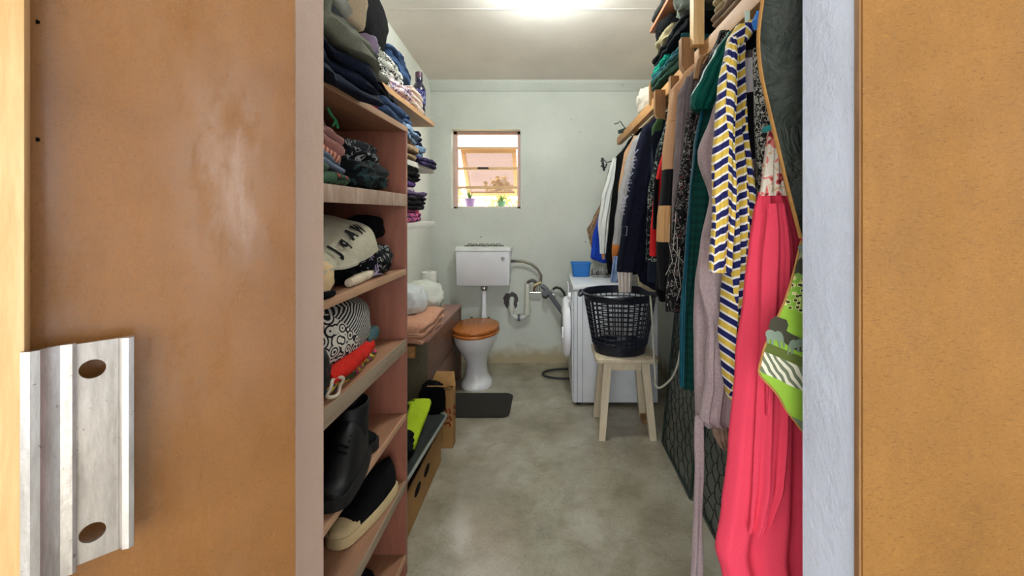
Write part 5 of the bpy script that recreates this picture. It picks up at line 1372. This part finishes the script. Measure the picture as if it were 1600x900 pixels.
# coral dress with floral bodice
coral = fabric('coral_chiffon', C(236, 72, 96), .06, 320, .12, .75, 5.0)
flor = blotch('rose_floral', [(0, C(150, 52, 60)), (.40, C(232, 130, 120)), (.47, C(236, 226, 208)), (.60, C(226, 190, 150)), (.66, C(232, 224, 208))], 38, 1.5, .9)
pd = garment('dress', 'coral pink dress with a cream floral bodice', .91, [
    ('bodice', flor, [(196, 1203, 1210), (230, 1198, 1220), (262, 1193, 1228), (290, 1190, 1234), (306, 1187, 1236)], dict(th=.016, amp=.004, seed=238, rows=40)),
    ('skirt', coral, [(300, 1187, 1236), (330, 1180, 1246), (380, 1174, 1262), (460, 1164, 1275), (560, 1153, 1285), (700, 1140, 1295), (800, 1130, 1300), (862, 1122, 1300), (900, 1132, 1300), (960, 1150, 1300)], dict(th=.022, amp=.010, folds=3, seed=239, gz=(.5, 1.1), rows=90, n=96)),
    ('over_layer', coral, [(318, 1200, 1226), (400, 1192, 1236), (520, 1186, 1236), (640, 1182, 1232), (760, 1176, 1226), (816, 1172, 1208), (830, 1168, 1196)], dict(Y=.872, th=.010, amp=.006, folds=2, seed=240)),
    ('hanging_loop', coral, [(560, 1196, 1206), (640, 1195, 1206), (648, 1195, 1205)], dict(Y=.858, th=.006, amp=.002, folds=1, seed=241, rows=24))])
# apron: dark side, binding and printed side
def apron_grid(pts_l, xr, Y, rows=60, cols=24, seed=1, amp=.006):
    L = [P(px, py, Y) for px, py in pts_l]
    L.sort(key=lambda q: -q.z)
    def lx(z_):
        for i in range(len(L) - 1):
            if L[i].z >= z_ >= L[i + 1].z:
                u = (L[i].z - z_) / max(1e-6, L[i].z - L[i + 1].z); return L[i].x + (L[i + 1].x - L[i].x) * u
        return L[-1].x
    g = []
    for i in range(rows + 1):
        z_ = L[0].z + (L[-1].z - L[0].z) * i / rows; x0 = min(lx(z_), xr - .002)
        row = []
        for j in range(cols + 1):
            x = x0 + (xr - x0) * j / cols
            y = Y + amp * mn.noise(Vector((x * 18, z_ * 9, seed))) + amp * .5 * math.sin(x * 60 + z_ * 8)
            row.append(Vector((x, y, z_)))
        g.append(row)
    return g
def m_darkgreen():
    t = NT('crinkled_dark_green'); v = t.tc()
    c = t.ramp(t.noise(v, 7, 5, .6), [(.3, C(40, 46, 42)), (.7, C(66, 70, 62))])
    h = t.math('ADD', t.noise(v, 9, 4, .55, 1.2), t.math('MULTIPLY', t.noise(v, 26, 4), .22))
    t.bump(h, .9, .05)
    return t.done(c, .62, .25)
ap = thing('apron', 'apron with dark green back, tan binding and green wildlife print', 'apron', P(1253, 672, .80))
binding = [(1187, -40), (1189, 0), (1186, 25), (1183, 55), (1184, 90), (1189, 125), (1198, 165), (1210, 215), (1224, 275), (1238, 330), (1249, 372)]
g = apron_grid(binding, .62, .80, seed=3)
obj('apron_back', MB().sheet(g, .003), m_darkgreen(), ap, ang=70)
bpts = [P(px + 2, py, .795) for px, py in binding]
# smooth the binding path
def smooth(pts, k=6):
    out = []
    for i in range(len(pts) - 1):
        p0, p1, p2, p3 = pts[max(i - 1, 0)], pts[i], pts[i + 1], pts[min(i + 2, len(pts) - 1)]
        for q in range(k):
            u = q / k
            out.append(.5 * ((2 * p1) + (p2 - p0) * u + (2 * p0 - 5 * p1 + 4 * p2 - p3) * u * u + (3 * p1 - p0 - 3 * p2 + p3) * u ** 3))
    return out + [pts[-1]]
obj('binding', MB().tube(smooth(bpts), .0058, 10, flat=.45), fabric('tan_binding', C(186, 138, 78), .15, 400), ap)
PRL = [(1252, 376), (1246, 402), (1236, 440), (1224, 476), (1206, 515), (1194, 545), (1187, 572), (1186, 582), (1192, 592), (1206, 606), (1217, 620), (1228, 640), (1242, 658), (1254, 674)]
YP = .79
def m_wild():
    t = NT('wildlife_print'); v = t.n('ShaderNodeNewGeometry').outputs['Position']; s = t.sep(v)
    zt, zb = P(0, 372, YP).z, P(0, 690, YP).z
    f = t.math('DIVIDE', t.math('SUBTRACT', s[2], zb), zt - zb)
    # slanting bands
    f = t.math('ADD', f, t.math('MULTIPLY', t.math('SUBTRACT', s[0], .43), 1.05))
    f = t.math('ADD', f, t.math('MULTIPLY', t.math('SUBTRACT', t.noise(v, 14, 2), .5), .03))
    n = lambda y: (P(0, y, YP).z - zb) / (zt - zb)
    lime, olive = C(146, 186, 62), C(96, 108, 50)
    base = t.ramp(f, [(0, C(112, 128, 100)), (n(640), lime), (n(592), C(150, 158, 134)), (n(556), olive), (n(540), lime), (n(474), C(176, 190, 110)), (n(420), C(140, 176, 80)), (n(400), C(176, 182, 140))], 'CONSTANT')
    # zebra stripes
    zb_ = t.n('ShaderNodeTexWave', iVector=t.map(v, rot=(0, .55, 0)), iScale=26.0, iDistortion=5.0, iDetail=1.0).outputs[1]
    zebra = t.ramp(zb_, [(0, C(112, 120, 96)), (.5, C(226, 222, 198))], 'CONSTANT')
    fz = t.math('MULTIPLY', t.math('GREATER_THAN', f, n(592)), t.math('LESS_THAN', f, n(556)))
    base = t.mix(fz, base, zebra)
    br_ = t.n('ShaderNodeTexVoronoi', iVector=t.map(v, scale=(1, 1, 1.6)), iScale=85.0, distance='CHEBYCHEV').outputs[0]
    spots = t.ramp(br_, [(0, C(50, 56, 30)), (.28, C(226, 220, 150)), (.42, C(140, 186, 70))], 'CONSTANT')
    fs = t.math('MULTIPLY', t.math('GREATER_THAN', f, n(474)), t.math('LESS_THAN', f, n(420)))
    base = t.mix(fs, base, spots)
    t.bump(t.noise(v, 30, 4), .2, .01)
    return t.done(base, .8, .2)
g = apron_grid(PRL, .60, YP, seed=7, amp=.003)
pp = obj('printed_side', MB().sheet(g, .003), m_wild(), ap, 'lime green wildlife print with elephants and zebra stripes', ang=70)
def surf(px, py): 
    q = P(px, py, YP - .0065); return q
M_el = plain('elephant_grey', C(128, 142, 124), .85, .15); M_tree = plain('print_dark', C(72, 70, 56), .85, .15)
def blot(name, poly, mat, y=0.0): obj(name, MB().prism([P(px, py, YP - .0062 - y) for px, py in poly], (0, .0006, 0)), mat, pp)
blot('printed_tree', [(1201, 512), (1204, 500), (1212, 494), (1220, 497), (1229, 500), (1232, 508), (1229, 517), (1237, 522), (1246, 526), (1253, 530), (1259, 540), (1259, 552), (1240, 546), (1226, 536), (1214, 524)], M_tree)
def elephant(dx, dy, s=1.0, flip=1):
    pts = [(0, 10), (1, 4), (5, 0), (11, -1), (16, 1), (20, -2), (26, -1), (29, 4), (30, 10), (32, 18), (31.5, 24), (29.5, 24), (29, 16), (27, 12), (25, 13), (25.5, 24), (22, 24), (21, 15), (14, 14), (13.5, 23), (10, 23), (9.5, 15), (6, 14), (6, 23), (2.5, 22), (2, 14)]
    return [(dx + (x if flip > 0 else 30 - x) * s, dy + (y + x * .25) * s) for x, y in pts]
blot('printed_elephant', elephant(1196, 514, .95), M_el, .0008)
blot('printed_elephant', elephant(1232, 528, .85, -1), M_el, .0008)
blot('printed_elephant', elephant(1247, 382, .55), M_el)
blot('printed_tree', [(1241, 428), (1245, 410), (1252, 402), (1256, 410), (1256, 430), (1248, 426)], M_tree)
obj('print_binding', MB().tube(smooth([P(px, py, YP - .002) for px, py in PRL], 3), .0022, 8), fabric('tan_binding', C(206, 158, 84), .15, 400), ap)

# ------------------------------------------------------------------ hangers that show
def hanger(label, mat, Y, cx, pts):
    t = thing('clothes_hanger', label, 'hanger', P(pts[0][0], pts[0][1], Y), 'coat hangers on the rail')
    obj('hook', MB().tube([P(px, py, Y) for px, py in pts], .004, 8), mat, t)
    return t
M_dg = plain('dark_green_plastic', C(24, 52, 48), .4, .5); M_bp = plain('black_hanger', C(24, 26, 28), .4, .5)
h1 = hanger('dark green plastic hanger end sticking out, upper', M_dg, 3.30, 0, [(960, 194), (966, 192), (969, 189), (972, 194), (978, 202), (982, 208), (990, 214), (1000, 222)])
obj('clip', MB().tube([P(966, 206, 3.29), P(973, 203, 3.29), P(980, 201, 3.29)], .011, 8), M_dg, h1)
obj('clip_arm', MB().tube([P(966, 208, 3.29), P(972, 207, 3.28), P(979, 206, 3.29)], .006, 8), M_dg, h1)
h2 = hanger('black hanger clip sticking out, lower', M_bp, 3.38, 0, [(938, 252), (943, 249), (948, 254), (955, 252), (962, 250), (975, 244)])
obj('clip', MB().tube([P(941, 247, 3.37), P(942, 256, 3.36), P(944, 267, 3.37)], .010, 8), M_bp, h2)
obj('clip_arm', MB().tube([P(939, 259, 3.37), P(946, 262, 3.36), P(948, 256, 3.37)], .007, 8), M_bp, h2)
h3 = hanger('bright blue hanger peg above the chevron robe', plain('sky_blue_plastic', C(52, 128, 214), .35), .93, 0, [(1180, 46), (1182, 36), (1184, 26), (1184, 18)])
obj('peg', MB().tube([P(1181, 45, .925), P(1182, 34, .915), P(1184, 24, .925)], [.006, .010, .006], 10), plain('sky_blue_plastic', C(52, 128, 214), .35), h3)
h4 = hanger('small turquoise peg holding the floral bodice', plain('turquoise_plastic', C(36, 150, 150), .4), .89, 0, [(1192, 206), (1197, 200), (1204, 197), (1208, 192)])
obj('peg', MB().tube([P(1193, 203, .885), P(1204, 200, .88)], .006, 8), plain('turquoise_plastic', C(36, 150, 150), .4), h4)
h5 = hanger('wooden hanger knob beside the green sleeve', M_pine_dark, 1.34, 0, [(1088, 122), (1090, 105), (1094, 95), (1100, 88), (1104, 84)])
obj('hanger_arm', MB().tube([P(1088, 124, 1.34), P(1090, 108, 1.34), P(1093, 96, 1.34), P(1098, 88, 1.34)], .010, 10), M_pine_dark, h5)
b = MB(); q0 = P(1163, 18, 1.1); b.box(q0.x, q0.x + .013, 1.095, 1.098, q0.z - .035, q0.z, .001)
tag(obj('price_tag', b, plain('pale_green_tag', C(196, 214, 196), .6)), 'pale green paper tag hanging on the pine beam', 'tag')

# ------------------------------------------------------------------ framed wire panels leaning under the clothes
M_pframe = plain('dark_green_frame', C(34, 48, 42), .35, .5); M_pback = plain('dark_glossy_board', C(78, 84, 78), .28, .5, var=.3, scale=5)
M_wire = plain('wire', C(26, 28, 26), .4, .5, .4)
def wire_panel(label, x, y0, y1, h, seed):
    t = thing('wire_panel', label, 'panel', (x, (y0 + y1) / 2, 0), 'wire panels under the hanging clothes')
    lean = .08
    def Q(y, z_, o=0.0): return Vector((x + lean * z_ / h - o, y, z_ + .002))
    w = .02
    obj('backing_board', MB().prism([Q(y0 + .01, .01), Q(y1 - .01, .01), Q(y1 - .01, h - .01), Q(y0 + .01, h - .01)], (.006, 0, 0)), M_pback, t)
    for a, c in (((y0, 0), (y1, 0)), ((y0, h), (y1, h)), ((y0, 0), (y0, h)), ((y1, 0), (y1, h))):
        obj('frame_bar', MB().tube([Q(a[0], a[1] + (.008 if a[1] == 0 else 0), .003), Q(c[0], c[1] + (.008 if c[1] == 0 else 0), .003)], .008, 6), M_pframe, t)
    b = MB(); rnd_ = random.Random(seed); s = .042; seen = set()
    rows_ = int(h / (s * 1.5)); cols_ = int((y1 - y0) / (s * 1.732))
    jit = {}
    def V(y, z_):
        k = (round(y, 3), round(z_, 3))
        if k not in jit: jit[k] = (y + rnd_.uniform(-.010, .010), z_ + rnd_.uniform(-.010, .010), rnd_.uniform(.004, .012))
        return k
    for r in range(rows_):
        for c in range(cols_):
            cy = y0 + (c + .75 + .5 * (r % 2)) * s * 1.732; cz = (r + .9) * s * 1.5
            vs_ = [V(cy + s * math.sin(PI / 3 * k), cz + s * math.cos(PI / 3 * k)) for k in range(6)]
            for k in range(6):
                e = tuple(sorted((vs_[k], vs_[(k + 1) % 6])))
                if e in seen: continue
                seen.add(e)
                p, q = jit[e[0]], jit[e[1]]
                if max(p[0], q[0]) > y1 - .01 or max(p[1], q[1]) > h - .01: continue
                b.tube([Q(p[0], p[1], p[2]), Q((p[0] + q[0]) / 2 + rnd_.uniform(-.006, .006), (p[1] + q[1]) / 2 + rnd_.uniform(-.006, .006), p[2] + .004), Q(q[0], q[1], q[2])], .0022, 4, cap=False)
    o = obj('wire_netting', b, M_wire, t, ang=60); o['kind'] = 'stuff'
    return t
wire_panel('dark wire-netted panel leaning behind the stool', .668, 1.96, 2.44, .80, 3)
wire_panel('dark wire-netted panel leaning under the coral dress', .690, 1.16, 1.93, .78, 4)
cd = [P(1016, 462, 2.42), P(1019, 500, 2.42), P(1022, 560, 2.42), P(1024, 588, 2.40), P(1024, 600, 2.36), P(1029, 606, 2.30), P(1038, 602, 2.26), P(1050, 590, 2.2), P(1057, 575, 2.15), P(1061, 560, 2.12), P(1064, 540, 2.12)]
tag(obj('electric_cord', MB().tube(smooth(cd), .0055, 8), M_cord), 'white electric cord looping down beside the stool', 'cord')
tag(obj('wood_offcut', MB().box(.60, .67, 2.66, 2.80, .001, .03, .003), M_pine_dark), 'small dark wood offcut on the floor behind the stool', 'wood')
